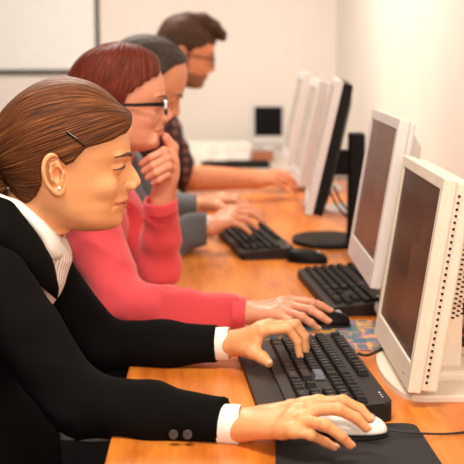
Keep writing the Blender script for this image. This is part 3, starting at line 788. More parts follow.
# ------------------------------------------------------------------ mice, pads, cables
def mouse(label, loc, rz, m, m2):
    t = thing('computer_mouse', label, 'mouse', loc, rz)
    def shell(zl, zh, k=1.):
        bm = bmesh.new(); nu, nv = 28, 12; rings = []
        for j in range(nv+1):
            f = j/nv; z = zl+(zh-zl)*math.sin(f*math.pi/2); rad = math.cos(f*math.pi/2)**.55 if j < nv else .001
            ring = []
            for i in range(nu):
                a = 2*math.pi*i/nu; cx, sy = math.cos(a), math.sin(a)
                e = lambda c: math.copysign(abs(c)**.8, c)
                x = e(cx)*.056*rad*k; y = e(sy)*.031*rad*k*(1-.10*(cx > 0)*cx)
                zz = z*(1-.18*(x/.056)) if zh > .02 else z
                ring.append(bm.verts.new((x, y, zz)))
            rings.append(ring)
        for a, b in zip(rings, rings[1:]):
            for i in range(nu): bm.faces.new((a[i], a[(i+1)%nu], b[(i+1)%nu], b[i]))
        bm.faces.new(rings[0]); bm.faces.new(rings[-1]); return bm_mesh(bm)
    link('shell', shell(.009, .034), m, t, True)
    link('underside', shell(.0, .0125, 1.03), m2, t, True)
    bm = bmesh.new(); bmesh.ops.create_cone(bm, cap_ends=True, segments=20, radius1=.009, radius2=.009, depth=.006, matrix=Matrix.Translation((.030,0,.0235)) @ Matrix.Rotation(math.pi/2, 4, 'X'))
    link('scroll_wheel', bm_mesh(bm), M['silverdk'], t, True)
    return t
padz = .003
def pad(label, corners, m, z=padz, r=.02):
    bm = bmesh.new(); pts = []
    n = len(corners)
    for i, c in enumerate(corners):
        a, b, d = Vector(corners[i-1]), Vector(c), Vector(corners[(i+1)%n])
        p = b+(a-b).normalized()*r; q = b+(d-b).normalized()*r
        for k in range(6):
            u = k/5; pts.append(tuple(p*(1-u)**2+b*2*u*(1-u)+q*u*u))
    prism(bm, pts, DZ, DZ+z)
    return tag(link('mouse_pad', bm_mesh(bm), m), label, 'mouse pad')
pad('black mouse pad beneath the white mouse', [(.085,1.50),(.325,1.50),(.315,1.752),(.100,1.748)], M['pad'])
pad('colourful printed mouse pad beside the black mouse of the woman in coral', [(.10,2.215),(.338,2.195),(.348,2.445),(.13,2.455)], M['mappad'], .002, .006)
MOUSE1 = Vector((.208, 1.70, DZ+padz))
mouse('white mouse under the hand of the woman in black', MOUSE1, math.radians(-4), M['white'], M['black'])
mouse('black mouse under the hand of the woman in coral', (.235, 2.405, DZ+.002), math.radians(-8), M['black'], M['black'])
mouse('black mouse lying behind the silver monitor\'s keyboard', (.262, 3.14, DZ), math.radians(-20), M['black'], M['black'])
tag(tubeobj('mouse_cable', M['cable'], None, [(.262,1.695,DZ+.012), (.30,1.69,DZ+.008), (.36,1.70,DZ+.003), (.45,1.73,DZ+.003), (.55,1.75,DZ+.003), (.68,1.9,DZ+.003)], .0018), 'thin black cable running from the white mouse to the right', 'cable')
tag(tubeobj('keyboard_cable', M['cable'], None, [(.272,2.12,DZ+.016), (.29,2.115,DZ+.014), (.33,2.17,DZ+.012), (.38,2.21,DZ+.004), (.5,2.23,DZ+.004), (.68,2.2,DZ+.004)], .0028), 'short thick black cable from the charcoal keyboard behind the ivory monitor', 'cable')
for lab, m, r, pts in (
    ('pale cable arching highest behind the ivory monitor at the right edge', M['cableg'], .0035, [P(446,296,2.22),P(455,303,2.22),P(463,318,2.22),P(470,345,2.20),P(490,366,2.1)]),
    ('grey cable sloping down to the right just above the base of the ivory monitor', M['cableg'], .0035, [P(430,318,2.25),P(436,334,2.22),P(446,346,2.18),P(464,357,2.12),P(500,366,2.1)]),
    ('grey cable lying lowest behind the ivory monitor', M['cableg'], .003, [P(425,325,2.28),P(434,347,2.2),P(448,358,2.15),P(466,366,2.1),P(500,372,2.07)]),
    ('black cable hanging in a curve beside the grey cables at the right edge', M['cable'], .0035, [P(448,300,2.30),P(452,318,2.3),P(458,332,2.26),P(470,345,2.2),P(500,352,2.15)]),
    ('black cable hanging behind the black-cased monitor', M['cable'], .003, [P(334,186,3.42),P(340,200,3.44),P(348,210,3.5),P(364,220,3.6),P(385,226,3.62)]),
    ('second dark cable below the first behind the black-cased monitor', M['cable'], .003, [P(330,192,3.42),P(336,204,3.44),P(345,215,3.44),P(360,226,3.5),P(380,232,3.55)])):
    tag(tubeobj('cable', m, None, pts, r), lab, 'cable')
t = thing('desktop_speaker', 'black box speaker on the desk behind the ivory monitor, at the right edge', 'speaker', (.535, 2.38, DZ))
boxobj('cabinet', M['black'], t, -.045, .06, -.05, .05, 0, .17, .008); boxobj('grille', M['cable'], t, -.048, -.044, -.04, .04, .02, .15, .002)

# ------------------------------------------------------------------ chairs
def chair(label, x, y):
    t = thing('office_chair', label, 'chair', (x, y, 0))
    boxobj('seat', M['chair'], t, -.21, .21, -.22, .22, .40, .46, .025, 4)
    bm = bmesh.new(); box(bm, -.235, -.195, -.20, .20, .60, .92, .018, 4); link('backrest', bm_mesh(bm), M['chair'], t)
    for sx in (-1, 1):
        for sy in (-1, 1): tubeobj('leg', M['black'], t, [(sx*.17, sy*.19, .40), (sx*.20, sy*.21, .0)], .011, 8, 0)
    for sy in (-1, 1): tubeobj('back_post', M['black'], t, [(-.20, sy*.17, .41), (-.215, sy*.17, .65)], .010, 8, 0)
    return t
ch = chair('black chair of the woman in the black jacket', -.66, 2.0)
for lab, x, y in (('black chair of the woman in coral', -.62, 2.70), ('black chair of the man in grey', -.62, 3.42), ('black chair of the man in plaid', -.62, 4.28)):
    c = copy_tree(ch); c.location = (x, y, 0); c['label'] = lab

# ------------------------------------------------------------------ people
def settle(root, loc):
    root.location = loc; v = Vector(loc)
    for o in C.objects:
        if o.parent == root: o.location = o.location - v
def xfm_pt(f, p): return Vector(f(np.array([p]))[0])
def lower_body(root, x, y, skin_parts, shoe=True):
    """trousers and shoes of a seated figure; returns nothing"""
    for_leg = []
    ch = [([((x, y, .57), .12), ((x+.02, y, .60), .115)], .03, (1,1.25,1))]
    for s in (-1, 1):
        ch.append(([((x+.02, y+s*.09, .545), .085), ((x+.43, y+s*.10, .535), .062)], .03))
        ch.append(([((x+.43, y+s*.10, .535), .062), ((x+.40, y+s*.10, .11), .045)], .03))
    cloth('trousers', M['trousers'], root, ch, (x-.22, y-.26, .05), (x+.56, y+.26, .78), .008, wr=.003)
    for s in (-1, 1):
        g = Grid((x+.3, y+s*.10-.07, -.02), (x+.62, y+s*.10+.07, .16), .005)
        g.chain([((x+.39, y+s*.10, .045), .040), ((x+.47, y+s*.10, .038), .037), ((x+.55, y+s*.10, .030), .029)], .01); g.chain([((x+.395, y+s*.10, .05), .036), ((x+.40, y+s*.10, .10), .036)], .01)
        g.cut((x+.45, y+s*.10, .002), (0,0,-1), .3)
        V, Q = g.mesh(); link('shoe', np_mesh('shoe', V, Q), M['shoe'], root)
def under_body(x, y, spine, arms, vox=.012):
    """the body under the clothes: torso, legs, upper arms"""
    lo = np.array((x-.25, y-.36, .03)); hi = np.array((x+.75, y+.36, 1.15))
    g = Grid(lo, hi, vox, .08)
    for ch in spine: g.chain(ch, .03, sc=(1,1.2,1))
    for a in arms: g.chain(a, .012)
    for s in (-1, 1):
        g.chain([((x+.02, y+s*.09, .545), .065), ((x+.43, y+s*.10, .535), .045), ((x+.40, y+s*.10, .08), .032), ((x+.5, y+s*.10, .035), .022)], .02)
    V, Q = g.mesh(); return V, Q, {}
def body_obj(root, skin, parts):
    V, Q, A = join_parts(parts)
    for k in ('lip', 'stubble'): A.setdefault(k, np.zeros(len(V)))
    return link('body', np_mesh('body', V, Q, A), skin, root)
def inv_np(V, f):
    o = f(np.zeros((1,3)))[0]; R = np.stack([f(np.eye(3)[i:i+1])[0]-o for i in range(3)], 1)
    return (V-o)@np.linalg.inv(R).T
def xf_parts(f, part): return (f(part[0]), part[1], part[2])
def eye_pair(root, f, skinless=None, closed=.7, iris='iris', R=7.3*U):
    for s in (-1, 1):
        c = hl(115.5, 165.6, s*18.5)
        bm = bmesh.new(); bmesh.ops.create_uvsphere(bm, u_segments=24, v_segments=16, radius=R, matrix=Matrix.Translation(c))
        me = bm_mesh(bm); V = np.array([v.co[:] for v in me.vertices]); V = f(V); me.vertices.foreach_set('co', V.ravel())
        e = link('eye', me, M['eyewhite'], root, True)
def snap_x(V, py, lat):
    y = 165-V[:,2]/U; l = V[:,1]/U; k = (np.abs(y-py) < 1.6) & (np.abs(l-lat) < 1.6) & (V[:,0]/U+60 > 80)
    return float((V[k,0]/U+60).max()) if k.any() else 120.
def brows(root, f, m, V, pts=((154.8,6.5),(153.6,12),(152.8,18),(153.4,25),(155.0,32)), r=(1.6,2.1,1.8,1.4,.6), dx=.2):
    pts = [(snap_x(V, y, -l), y, l) for y, l in pts]
    for s in (-1, 1):
        P_ = [xfm_pt(f, hl(x+dx, y, s*l)) for x, y, l in pts]
        q = spline(P_, 6); rr = np.interp(np.linspace(0, 4, len(q)), range(5), r)*U
        bm = bmesh.new(); tube(bm, q, [float(v) for v in rr], 8); link('eyebrow', bm_mesh(bm), m, root, True)
def lashes(root, f, m, pts, r=.75):
    for s in (-1, 1):
        q = spline([xfm_pt(f, hl(x, y, s*l)) for x, y, l in pts], 6)
        bm = bmesh.new(); n = len(q); tube(bm, q, [U*r*(.45+.8*math.sin(math.pi*min(1, (i+1)/n))) for i in range(n)], 6); link('eyelashes', bm_mesh(bm), m, root, True)

# ---- the woman in the black jacket
f1, inv1 = head_xf(60, 165, 2.0, 1.0, 0, 3)
w1 = thing('person', 'woman in a black jacket and pinstriped shirt, brown hair tied back, typing', 'person')
neckb = P(6, 272, 2.0)
neck = [(hl(44, 196), 32*U), (hl(26, 228), 31*U), (inv1(neckb), 35*U), (inv1(neckb+Vector((-.05,0,-.06))), 40*U)]
head1 = xf_parts(f1, build_head(neck, .0015))
near_w = P(243, 425, 1.685); near_f = P(205, 424, 1.695)
far_w = P(230, 344, 2.093); far_f = P(195, 344, 2.10)
I = lambda *a: P(*a)
f_r = [[Z(318,403,.812),Z(343,401,.818),Z(360,409,.806),Z(370,419,.793)],
       [Z(311,410,.818),Z(338,409,.824),Z(356,418,.809),Z(366,428,.794)],
       [Z(303,420,.809),Z(325,425,.811),Z(341,436,.795),Z(350,445,.779)],
       [Z(293,431,.797),Z(311,435,.793),Z(325,442,.778),Z(334,447,.767)]]
th_r = [Z(262,416,.780), Z(292,408,.778), Z(320,410,.775), Z(342,416,.772)]
hand_r = hand(f_r, near_w, near_f, th_r, .0014)
f_l = [[P(262,331,2.045),P(288,329,2.045),P(297.5,342,2.043),P(299.5,355,2.040)],
       [P(266,327,2.067),P(294,325,2.070),P(304,337,2.070),P(305,350,2.068)],
       [P(269,325,2.088),P(296,324,2.095),P(305,336,2.095),P(306,347,2.090)],
       [P(268,328,2.108),P(289,327,2.117),P(296,337,2.117),P(298,346,2.112)]]
th_l = [P(240,347,2.070), P(253,352,2.035), P(262,357.5,2.020), P(268.5,363,2.010)]
hand_l = hand(f_l, far_w, far_f, th_l, .0014)
Sn = Vector((-.345,1.83,.955)); En = P(78, 402, 1.765); Sf = Vector((-.345,2.17,.955)); Ef = P(100, 346, 2.13)
ub = under_body(-.60, 2.0, [[((-.60,2,.57),.10),((-.50,2,.75),.10),((-.40,2,.90),.08)]], [[(arr(Sn),.035),(arr(En),.028),(arr(P(150,415,1.72)),.024)],[(arr(Sf),.035),(arr(Ef),.028),(arr(P(165,345,2.115)),.024)]])
body_obj(w1, M['skin1'], [head1, hand_r, hand_l, ub])
eye_pair(w1, f1)
brows(w1, f1, M['brow1'], inv_np(head1[0], f1))
hv = inv_np(head1[0], f1)
lashes(w1, f1, M['brow1'], [(115.5+8.8*math.cos(a), 164.9+math.degrees(a)*.030, 18.5+8.8*math.sin(a)) for a in np.radians((-62,-30,5,40,70))]+[(113.2,167.6,snap_side(hv,113.2,167.6)+.1)], .9)
for fi, nv in ((f_r[0],(.4,-.3,1)),(f_r[1],(.5,-.3,1)),(f_r[2],(.5,-.4,1)),(f_r[3],(.5,-.5,1)),(f_l[0],(1,-.2,.3)),(f_l[1],(1,-.1,.3)),(f_l[2],(1,0,.3))):
    nail(w1, fi[3], fi[2], nv, M['nail'])
nail(w1, th_l[3], th_l[2], (0,-.6,1), M['nail'], 1.25)
H1 = [(76.5,66,66,62,2,2.2,10),(78.5,78,78,53,14,2.2,10),(81,88,88,44,22,2.2,10),(85,97,97,35,30,2.2,10),(90,105,105,27,36,2.2,10),(95,111,111,20,40,2.25,10),(105,121,121,9,45,2.3,10),(111,130,130,4,47,2.3,10),(117,133.5,133.5,0,48,2.3,10),
      (125,133.5,133.5,-4,49.5,2.35,10),(135,132.5,132.5,-8,49.5,2.4,10),(145,131,131,-11,49,2.4,10),(155,128,128,-9,48,2.4,10),(165,124,124,-2,47,2.4,10),(175,122,122,4,46,2.3,10),(185,120,120,9,43,2.3,10),(195,118,118,14,40,2.3,10),(205,118,118,18,37,2.3,10),(215,116,116,28,34,2.3,10),(225,110,110,40,30,2.2,10)]
HP1 = [(60,60),(150,60),(150,112),(134,117),(132,125),(127,131.5),(115,137.5),(99,142),(89,144.5),(82,151.5),(76,158),(69,161),(65,158),(60,152),(52,151),(47,157),(45.5,168),(45.5,180),(39,192),(30,201),(16,204),(0,200),(-30,190),(-40,100)]
def pony(g):
    for i, (dy, dz, r) in enumerate(((0,0,8),(6,-4,7),(-7,3,7),(-3,-8,6),(4,8,7))):
        p = [hl(4,165,dy*.3), hl(-5,171+dz*.3,dy*.7), hl(-9+dz*.4,182+dz*.4,dy*1.4), hl(-5+dz*.5,194+dz*.5,dy*1.8), hl(-12+dz*.6,206+dz*.6,dy*1.6)]
        g.chain([(q, r*U*k) for q, k in zip(p, (.8,1.05,1.1,.9,.4))], .003)
    for j in range(16):
        a = j*2.4; x = random.uniform(-10, 6); y = random.uniform(176, 202); l = random.uniform(-10, 14)
        g.chain([(hl(x-6, y-6, -l), 1.6*U), (hl(x+2, y-4, -l-2), 1.8*U), (hl(x+5, y+3, -l-3), 1.6*U), (hl(x, y+8, -l), .9*U)], .003)
hair1 = add_hair('hair', M['hair1'], w1, f1, H1, HP1, .0017, blobs=pony, freq=46, ridge=.0013)
tie = tubeobj('hair_tie', M['black'], w1, [xfm_pt(f1, hl(-1+5*math.sin(a), 168.5-9*math.sin(a)*.6, 11*math.cos(a))) for a in np.linspace(0, 2*math.pi, 17)], .0045, 8, 3)
# bobby pin on the hair over the temple, ear stud
HV1 = list(HV.values())[-1]
def on_hair(px, py, d): return xfm_pt(f1, hl(px, py, -(snap_side(HV1, px, py)+d)))
def on_head(px, py, lat): return xfm_pt(f1, hl(px, py, lat))
tubeobj('hair_pin', M['black'], w1, [on_hair(x, y, .3) for x, y in ((70,128.6),(75,132.5),(80,136.3),(84.5,140),(88,142.8))], .0012, 8, 4)
tubeobj('hair_pin', M['steel'], w1, [on_hair(x, y, .5) for x, y in ((70.6,127.6),(75.6,131.4),(80.6,135.2))], .0006, 6, 4)  # thin bright line added as the highlight along the black pin
bm = bmesh.new(); bmesh.ops.create_icosphere(bm, subdivisions=3, radius=.0028, matrix=Matrix.Translation(on_head(62.2, 182.6, -47.6))); link('ear_stud', bm_mesh(bm), M['pearl'], w1, True)

def jack_post(g): pass
hem = [((-.44,2,.60),.17),((-.60,2,.60),.155),((-.50,2,.75),.135),((-.41,2,.885),.112)]
jk = [(hem, .03, (1,1.3,1)),
      ([((-.395,1.87,.925),.068),((-.395,2.13,.925),.068)], .04),
      ([((-.46,2,.95),.075),((-.435,2,1.01),.058)], .03, (1,1.15,1)),
      ([((-.40,2.0,.995),.05),((-.36,1.87,.965),.047)], .03), ([((-.40,2.0,.995),.05),((-.36,2.13,.965),.047)], .03),
      ([(arr(Sn),.060),(arr(En),.049),(arr(P(150,413,1.72)),.041),(arr(P(240,424.5,1.685)),.034)], .02),
      ([(arr(Sf),.056),(arr(Ef),.047),(arr(P(165,345,2.115)),.041),(arr(P(236,344,2.093)),.034)], .02)]
na = P(225,424,1.69); nb = P(190,422,1.71); fa = P(217,344,2.097); fb = P(190,344,2.105)
cloth('jacket', M['jacket'], w1, jk, (-.80,1.60,.38), (.12,2.30,1.12), .0048, .02,
      cuts=[(arr(na), arr((na-nb).normalized()+Vector((0,0,0))), .09), (arr(fa), arr((fa-fb).normalized()), .09)],
      subs=[(arr(neckb), arr(xfm_pt(f1, hl(44,196))), .058, .060)], wr=.0065, wfreq=15)
jacket = [o for o in C.objects if o.name.startswith('jacket')][0]
for px, py in ((173.5,434.5),(187.5,434.5)):
    p = P(px, py, 1.662); mx = Matrix.Translation(p) @ Matrix.Rotation(math.radians(62), 4, 'X')
    bm = bmesh.new(); prism(bm, [(.0072*math.cos(a), .0072*math.sin(a)) for a in np.linspace(0, 2*math.pi, 21)[:-1]], -.004, .0022, .0008)
    for k in range(4): box(bm, -.0022+(k%2)*.003, -.0008+(k%2)*.003, -.0022+(k//2)*.003, -.0008+(k//2)*.003, .002, .0027)
    bm.transform(mx); link('button', bm_mesh(bm), M['button'], jacket, True)
cuff_ring('shirt_cuff', M['cuff'], w1, P(219,424,1.692), P(240.5,425,1.686), .030, .0305, (1,.98), .002)
cuff_ring('shirt_cuff', M['cuff'], w1, P(212,344,2.098), P(229.5,343.5,2.093), .030, .0305, (1,.98), .002)
# shirt collar and front
up_ = [(-12,190,.000),(-4,193,.036),(8,197.5,.050),(20,202,.056),(35.5,214.6,.056),(48.4,226,.050),(58,236,.037),(65,246,.010)]
lo_ = [(-14,200,.000),(-8,203,.042),(2,206,.058),(16,212,.064),(31,225,.068),(42,240,.064),(52,259,.050),(67,256,.012)]
for s in (-1, 1):
    rows = []
    for q in (0, .33, .66, 1):
        row = []
        for a, b in zip(up_, lo_):
            pa = P(a[0], a[1], 2-a[2]); pb = P(b[0], b[1], 2-b[2]); p = pa*(1-q)+pb*q+Vector((.002,-.004,.001))*math.sin(math.pi*q)
            if s > 0: p = Vector((p.x, 4-p.y, p.z))
            row.append(p)
        rows.append(spline(row, 4))
    c = sheet(rows, .0022, 'shirt_collar', M['cuff'], w1)
    at = c.data.attributes.new('stripe', 'FLOAT', 'POINT'); at.data.foreach_set('value', np.array([(v.co.x*.7-v.co.z*.7)*260 for v in c.data.vertices], np.float32))
cloth('shirt', M['shirt'], w1, [([(arr(P(47,254,2)), .042),(arr(P(38,278,2)), .040),(arr(P(20,320,2)), .04)], .02, (1,1,1)), ([(arr(P(60,259,2)), .021),(arr(P(51,286,2)), .015)], .01)],
      (-.45,1.9,.72), (-.18,2.1,1.06), .003, wr=.002, wfreq=30, subs=[(arr(neckb), arr(xfm_pt(f1, hl(44,196))), .056, .056)], attrs=lambda V: {'stripe': (V[:,1]*170+V[:,0]*60)})
up2 = [(-18,192,.0),(-8,195,.044),(4,198,.059),(13,202.5,.0665),(22,213.5,.069),(33,228,.071),(43,243,.067),(53.5,262,.053),(58,284,.045)]
lo2 = [(-34,222,.0),(-30,226,.07),(-20,232,.10),(-6,242,.115),(8,254,.11),(22,268,.100),(34,280,.088),(45,290,.070),(57,300,.048)]
for s in (-1, 1):
    rows = []
    for q in (0, .33, .66, 1):
        row = []
        for a, b in zip(up2, lo2):
            pa = P(a[0], a[1], 2-a[2]); pb = P(b[0], b[1], 2-b[2]); p = pa*(1-q)+pb*q+Vector((.004,-.010,.006))*math.sin(math.pi*q)
            if s > 0: p = Vector((p.x, 4-p.y, p.z))
            row.append(p)
        rows.append(spline(row, 4))
    sheet(rows, .003, 'lapel', M['jacket'], jacket)
# ring on the left hand
bm = bmesh.new(); c = (f_l[2][0]*.45+f_l[2][1]*.55)+Vector((0,0,.0)); ax = (f_l[2][1]-f_l[2][0]).normalized()
q = ax.to_track_quat('Z', 'Y').to_matrix()
tube(bm, [c+q@Vector((.0098*math.cos(a), .0098*math.sin(a), 0)) for a in np.linspace(0, 2*math.pi, 29)], .0015, 8, False)
link('finger_ring', bm_mesh(bm), M['gold'], w1, True)
lower_body(w1, -.60, 2.0, None)
settle(w1, (-.58, 2.0, 0))

# ---- the woman in coral
f2, inv2 = head_xf(115.5, 104, 2.64, .93, 0, 2)
w2 = thing('person', 'woman in a coral sweater and dark glasses, short red hair, chin on her fist', 'person')
nb2 = Vector((-.262, 2.66, 1.045))
HEAD2 = [tuple(r) for r in HEAD]
neck2 = [(hl(46, 196), 34*U), (inv2(nb2+Vector((.02,0,.06))), 36*U), (inv2(nb2), 38*U), (inv2(nb2+Vector((-.05,0,-.07))), 44*U)]
def older(g):
    for s in (-1, 1): g.cone(hl(125, 187.5, s*10.5), hl(117, 199, s*17.5), .7*U, .7*U, .006, 'sub')   # fold beside the mouth
    g.ell(hl(112, 216, -16), (7*U, 6*U, 8*U), .012); g.ell(hl(112, 216, 16), (7*U, 6*U, 8*U), .012)
    g.ell(hl(124.5, 206.3, 0), (4*U, 9*U, 3.4*U), .004)
    for s in (-1, 1): g.cone(hl(122, 190, s*14), hl(112, 214, s*21), .9*U, 1.0*U, .004, 'sub')
head2 = xf_parts(f2, build_head(neck2, .002, jaww=1.03, opening=1.9, extra=older))
fr2 = [[Z(291,301,.800),Z(312,303,.804),Z(322,306,.796),Z(330,310.5,.786)],
       [Z(290,306,.805),Z(311,310,.807),Z(321,316,.797),Z(328,321,.787)],
       [Z(285,311,.801),Z(302,317,.802),Z(311,323,.790),Z(317.5,328.5,.778)],
       [Z(278,316,.793),Z(290,321,.789),Z(297,326,.778),Z(303,330,.768)]]
thr2 = [Z(262,308,.782), Z(281,303,.778), Z(303,302,.776), Z(318,304,.774)]
nw2 = Z(249,312.5,.789); nf2 = nw2+Vector((-.06,.004,.0))
hand2r = hand(fr2, nw2, nf2, thr2, .0018, fr=.019)
# fist under the chin: fingers folded towards the throat
cw2 = P(162, 198, 2.66); cf2 = P(161, 220, 2.683)
fl2 = [[P(171,156,2.645),P(164,151,2.625),P(151,157.5,2.620),P(142,163.5,2.630)],
       [P(173,163,2.640),P(167,158.5,2.612),P(153,165.5,2.605),P(144,171,2.615)],
       [P(173,170.5,2.640),P(168,166.5,2.608),P(156,173,2.602),P(148,177.5,2.612)],
       [P(171,178,2.640),P(167,174.5,2.612),P(159,180,2.606),P(153,183,2.614)]]
thl2 = [P(164,182,2.67), P(171,164,2.665), P(173,148,2.650), P(166,137.5,2.640)]
hand2l = hand(fl2, cw2, cf2, thl2, .0018, size=1.14, wr=.026, fr=.022)
S2n = Vector((-.275,2.49,.985)); E2n = P(122, 303, 2.42); S2f = Vector((-.265,2.86,.985)); E2f = P(158, 268, 2.76)
ub2 = under_body(-.56, 2.68, [[((-.56,2.68,.57),.10),((-.44,2.68,.80),.10),((-.32,2.68,.95),.08)]], [[(arr(S2n),.030),(arr(E2n),.020),(arr(nw2+Vector((-.12,.004,.006))),.018)],[(arr(S2f),.030),(arr(E2f),.022),(arr(P(163,235,2.72)),.020)]])
body_obj(w2, M['skin2'], [head2, hand2r, hand2l, ub2])
eye_pair(w2, f2); brows(w2, f2, M['hair2'], inv_np(head2[0], f2), r=(1.2,1.3,1.1,.8,.4))
lashes(w2, f2, M['brow1'], [(115.5+8.8*math.cos(a), 165.6-2.2*math.cos(a*1.2), 18.5+8.8*math.sin(a)) for a in np.radians((-48,-20,10,40,72))], .5)
for fi in fr2[:3]: nail(w2, fi[3], fi[2], (.4,-.3,1), M['nail'])
H2 = [(79,66,66,60,3,2.2,10),(81,82,82,50,16,2.2,10),(84,95,95,38,27,2.2,10),(90,107,107,24,36,2.2,10),(97,118,118,14,42,2.3,10),(106,123,123,5,46,2.3,10),(116,127,127,-2,49,2.3,10),(127,130,130,-7,51,2.35,10),
      (137,134,134,-9,51.5,2.4,10),(147,134,134,-9,51,2.4,10),(157,132,132,-7,50,2.4,10),(167,128,128,-3,48,2.4,10),(178,120,120,2,46,2.3,10),(188,118,118,9,43,2.3,10),(198,116,116,17,40,2.3,10),(210,112,112,27,36,2.3,10),(220,110,110,36,32,2.2,10)]
HP2 = [(50,50),(120,50),(124,112),(123,122),(118,127),(113,127),(108,131),(102,132),(98,138),(90,141),(86,146),(80,149),(76,158),(74,166),(71,168),(68,164),(62,156),(50,152),(42,160),(38,176),(32,196),(22,212),(0,215),(-40,190),(-40,90)]
add_hair('hair', M['hair2'], w2, f2, H2, HP2, .0022, flowaxis=((70,90),(30,230)), freq=55, ridge=.0028, polyk=.004)
# glasses: thick dark temples, pale metal ends, lenses
gl = None
def glasses(root, f, frame, endm, lx=133, ly=168, thick=1.9):
    bm = bmesh.new()
    for s in (-1, 1):
        ring = [xfm_pt(f, hl(lx-abs(math.cos(a))*0-(.10*(19+15*math.cos(a))), ly-10.5*math.sin(a), s*(19+14.5*math.cos(a)))) for a in np.linspace(0, 2*math.pi, 33)]
        tube(bm, ring, .9*U*1.2, 8, False)
    tube(bm, spline([xfm_pt(f, hl(lx, ly-3, l)) for l in (-5.5,-2,2,5.5)], 4), 1.0*U, 8)
    g = link('glasses', bm_mesh(bm), frame, root, True)
    for s in (-1, 1):
        bm = bmesh.new(); pts = [(lx-4,ly-4,35),(lx-8,ly-4.5,41),(lx-20,ly-4.5,45),(90,ly-4,47.5),(66,ly-3.5,48),(54,ly+3,46.5)]
        q = spline([xfm_pt(f, hl(x, y, s*l)) for x, y, l in pts], 6); n = len(q)
        rings = []
        for i, p in enumerate(q):
            u = i/(n-1); hz = U*(thick*1.7-(thick*.7)*min(1, u*1.4)); hy = .8*U
            t = (q[min(i+1,n-1)]-q[max(i-1,0)]).normalized(); z = Vector((0,0,1)); z = (z-t*z.dot(t)).normalized(); y = t.cross(z)
            rings.append([bm.verts.new(p+z*hz*math.cos(a)+y*hy*math.sin(a)) for a in np.linspace(0, 2*math.pi, 11)[:-1]])
        for a, b in zip(rings, rings[1:]):
            for k in range(10): bm.faces.new((a[k], a[(k+1)%10], b[(k+1)%10], b[k]))
        bm.faces.new(rings[0]); bm.faces.new(rings[-1])
        link('temple', bm_mesh(bm), frame, g, True)
        bm = bmesh.new(); c = [bm.verts.new(xfm_pt(f, hl(lx-(.10*(19+13.6*math.cos(a))), ly-9.7*math.sin(a), s*(19+13.6*math.cos(a))))) for a in np.linspace(0, 2*math.pi, 33)[:-1]]
        bm.faces.new(c); bmesh.ops.solidify(bm, geom=list(bm.faces), thickness=.0012); link('lens', bm_mesh(bm), M['glass'], g)
        if endm:
            e = xfm_pt(f, hl(lx-2.5, ly-3.5, s*35)); bm = bmesh.new(); box(bm, e.x-.004, e.x+.004, e.y-.003, e.y+.003, e.z-.010, e.z+.009, .0015)
            link('hinge', bm_mesh(bm), endm, g)
glasses(w2, f2, M['black'], M['steel'])
body_w = (1,1.3,1)
cloth('sweater', M['coral'], w2, [
      ([((-.56,2.68,.60),.145),((-.45,2.68,.78),.135),((-.315,2.68,.915),.125)], .03, body_w),
      ([((-.29,2.56,.965),.070),((-.29,2.79,.965),.070)], .04),
      ([((-.32,2.67,.985),.075),((-.265,2.665,1.045),.064),(arr(nb2+Vector((.022,0,.04))),.066)], .02),
      ([(arr(S2n),.066),(arr(E2n),.052),(arr(nw2+Vector((-.13,.004,.008))),.041),(arr(nw2+Vector((.01,0,.0))),.034)], .02),
      ([(arr(S2f),.064),(arr(E2f),.050),(arr(P(161,235,2.72)),.042),(arr(P(160,196,2.665)),.037)], .02)],
      (-.76,2.34,.38), (.16,2.96,1.16), .0052, .02,
      cuts=[(arr(nw2+Vector((-.018,0,0))), (1,0,0), .08), (arr(P(161,205,2.668)), (0,0,1), .07)],
      subs=[(arr(nb2), arr(xfm_pt(f2, hl(46,196))), .059, .056), (arr(P(161,205,2.668)), arr(P(161,190,2.66)), .028, .032, .003)], wr=.0055, wfreq=20)
cuff_ring('sleeve_cuff', M['coral'], w2, nw2+Vector((-.035,.001,.001)), nw2+Vector((-.008,0,0)), .0335, .0325, (1,1), .004)
cuff_ring('sleeve_cuff', M['coral'], w2, P(162,210,2.672), P(160.5,199,2.664), .0375, .0385, (1,1), .004)
lower_body(w2, -.56, 2.68, None); settle(w2, (-.55, 2.68, 0))

# ---- the man in grey
f3, inv3 = head_xf(141, 84, 3.38, 1.0, 26, 6)
m3 = thing('person', 'man in a grey sweater with dark greying hair, head bent, between the other two', 'person')
nb3 = Vector((-.31, 3.40, 1.10))
neck3 = [(hl(46, 194), 36*U), (inv3(nb3+Vector((.02,0,.06))), 38*U), (inv3(nb3), 40*U), (inv3(nb3+Vector((-.05,0,-.08))), 46*U)]
head3 = xf_parts(f3, build_head(neck3, .0025, jaww=1.05, opening=1.5))
wr3 = P(212,226,3.30); fo3 = P(180,236,3.33)
fr3 = [[P(236,209,3.36),P(250,208,3.36),P(257,212,3.355),P(263,217,3.35)],[P(236,213,3.33),P(251,213,3.33),P(258,217,3.325),P(264,222,3.32)],
       [P(233,218,3.305),P(246,219,3.305),P(252,223,3.30),P(257,228,3.295)],[P(230,222,3.285),P(240,225,3.28),P(246,229,3.275),P(250,233,3.27)]]
hand3r = hand(fr3, wr3, fo3, [P(221,216,3.36),P(230,210,3.385),P(241,209,3.40),P(250,213,3.40)], .0024, size=1.12, wr=.027, fr=.030)
wl3 = P(200,206,3.58); fol3 = P(180,209,3.60)
fl3 = [[P(224,200,3.50),P(236,201,3.48),P(243,206,3.47),P(248,212,3.46)],[P(225,197,3.53),P(238,198,3.52),P(245,203,3.51),P(250,209,3.50)],
       [P(224,196,3.56),P(236,197,3.56),P(243,201,3.56),P(247,206,3.56)],[P(221,196,3.59),P(230,197,3.60),P(236,200,3.60),P(240,204,3.60)]]
hand3l = hand(fl3, wl3, fol3, [P(209,206,3.53),P(217,206,3.49),P(225,209,3.47),P(232,213,3.46)], .0024, size=1.12, wr=.027, fr=.030)
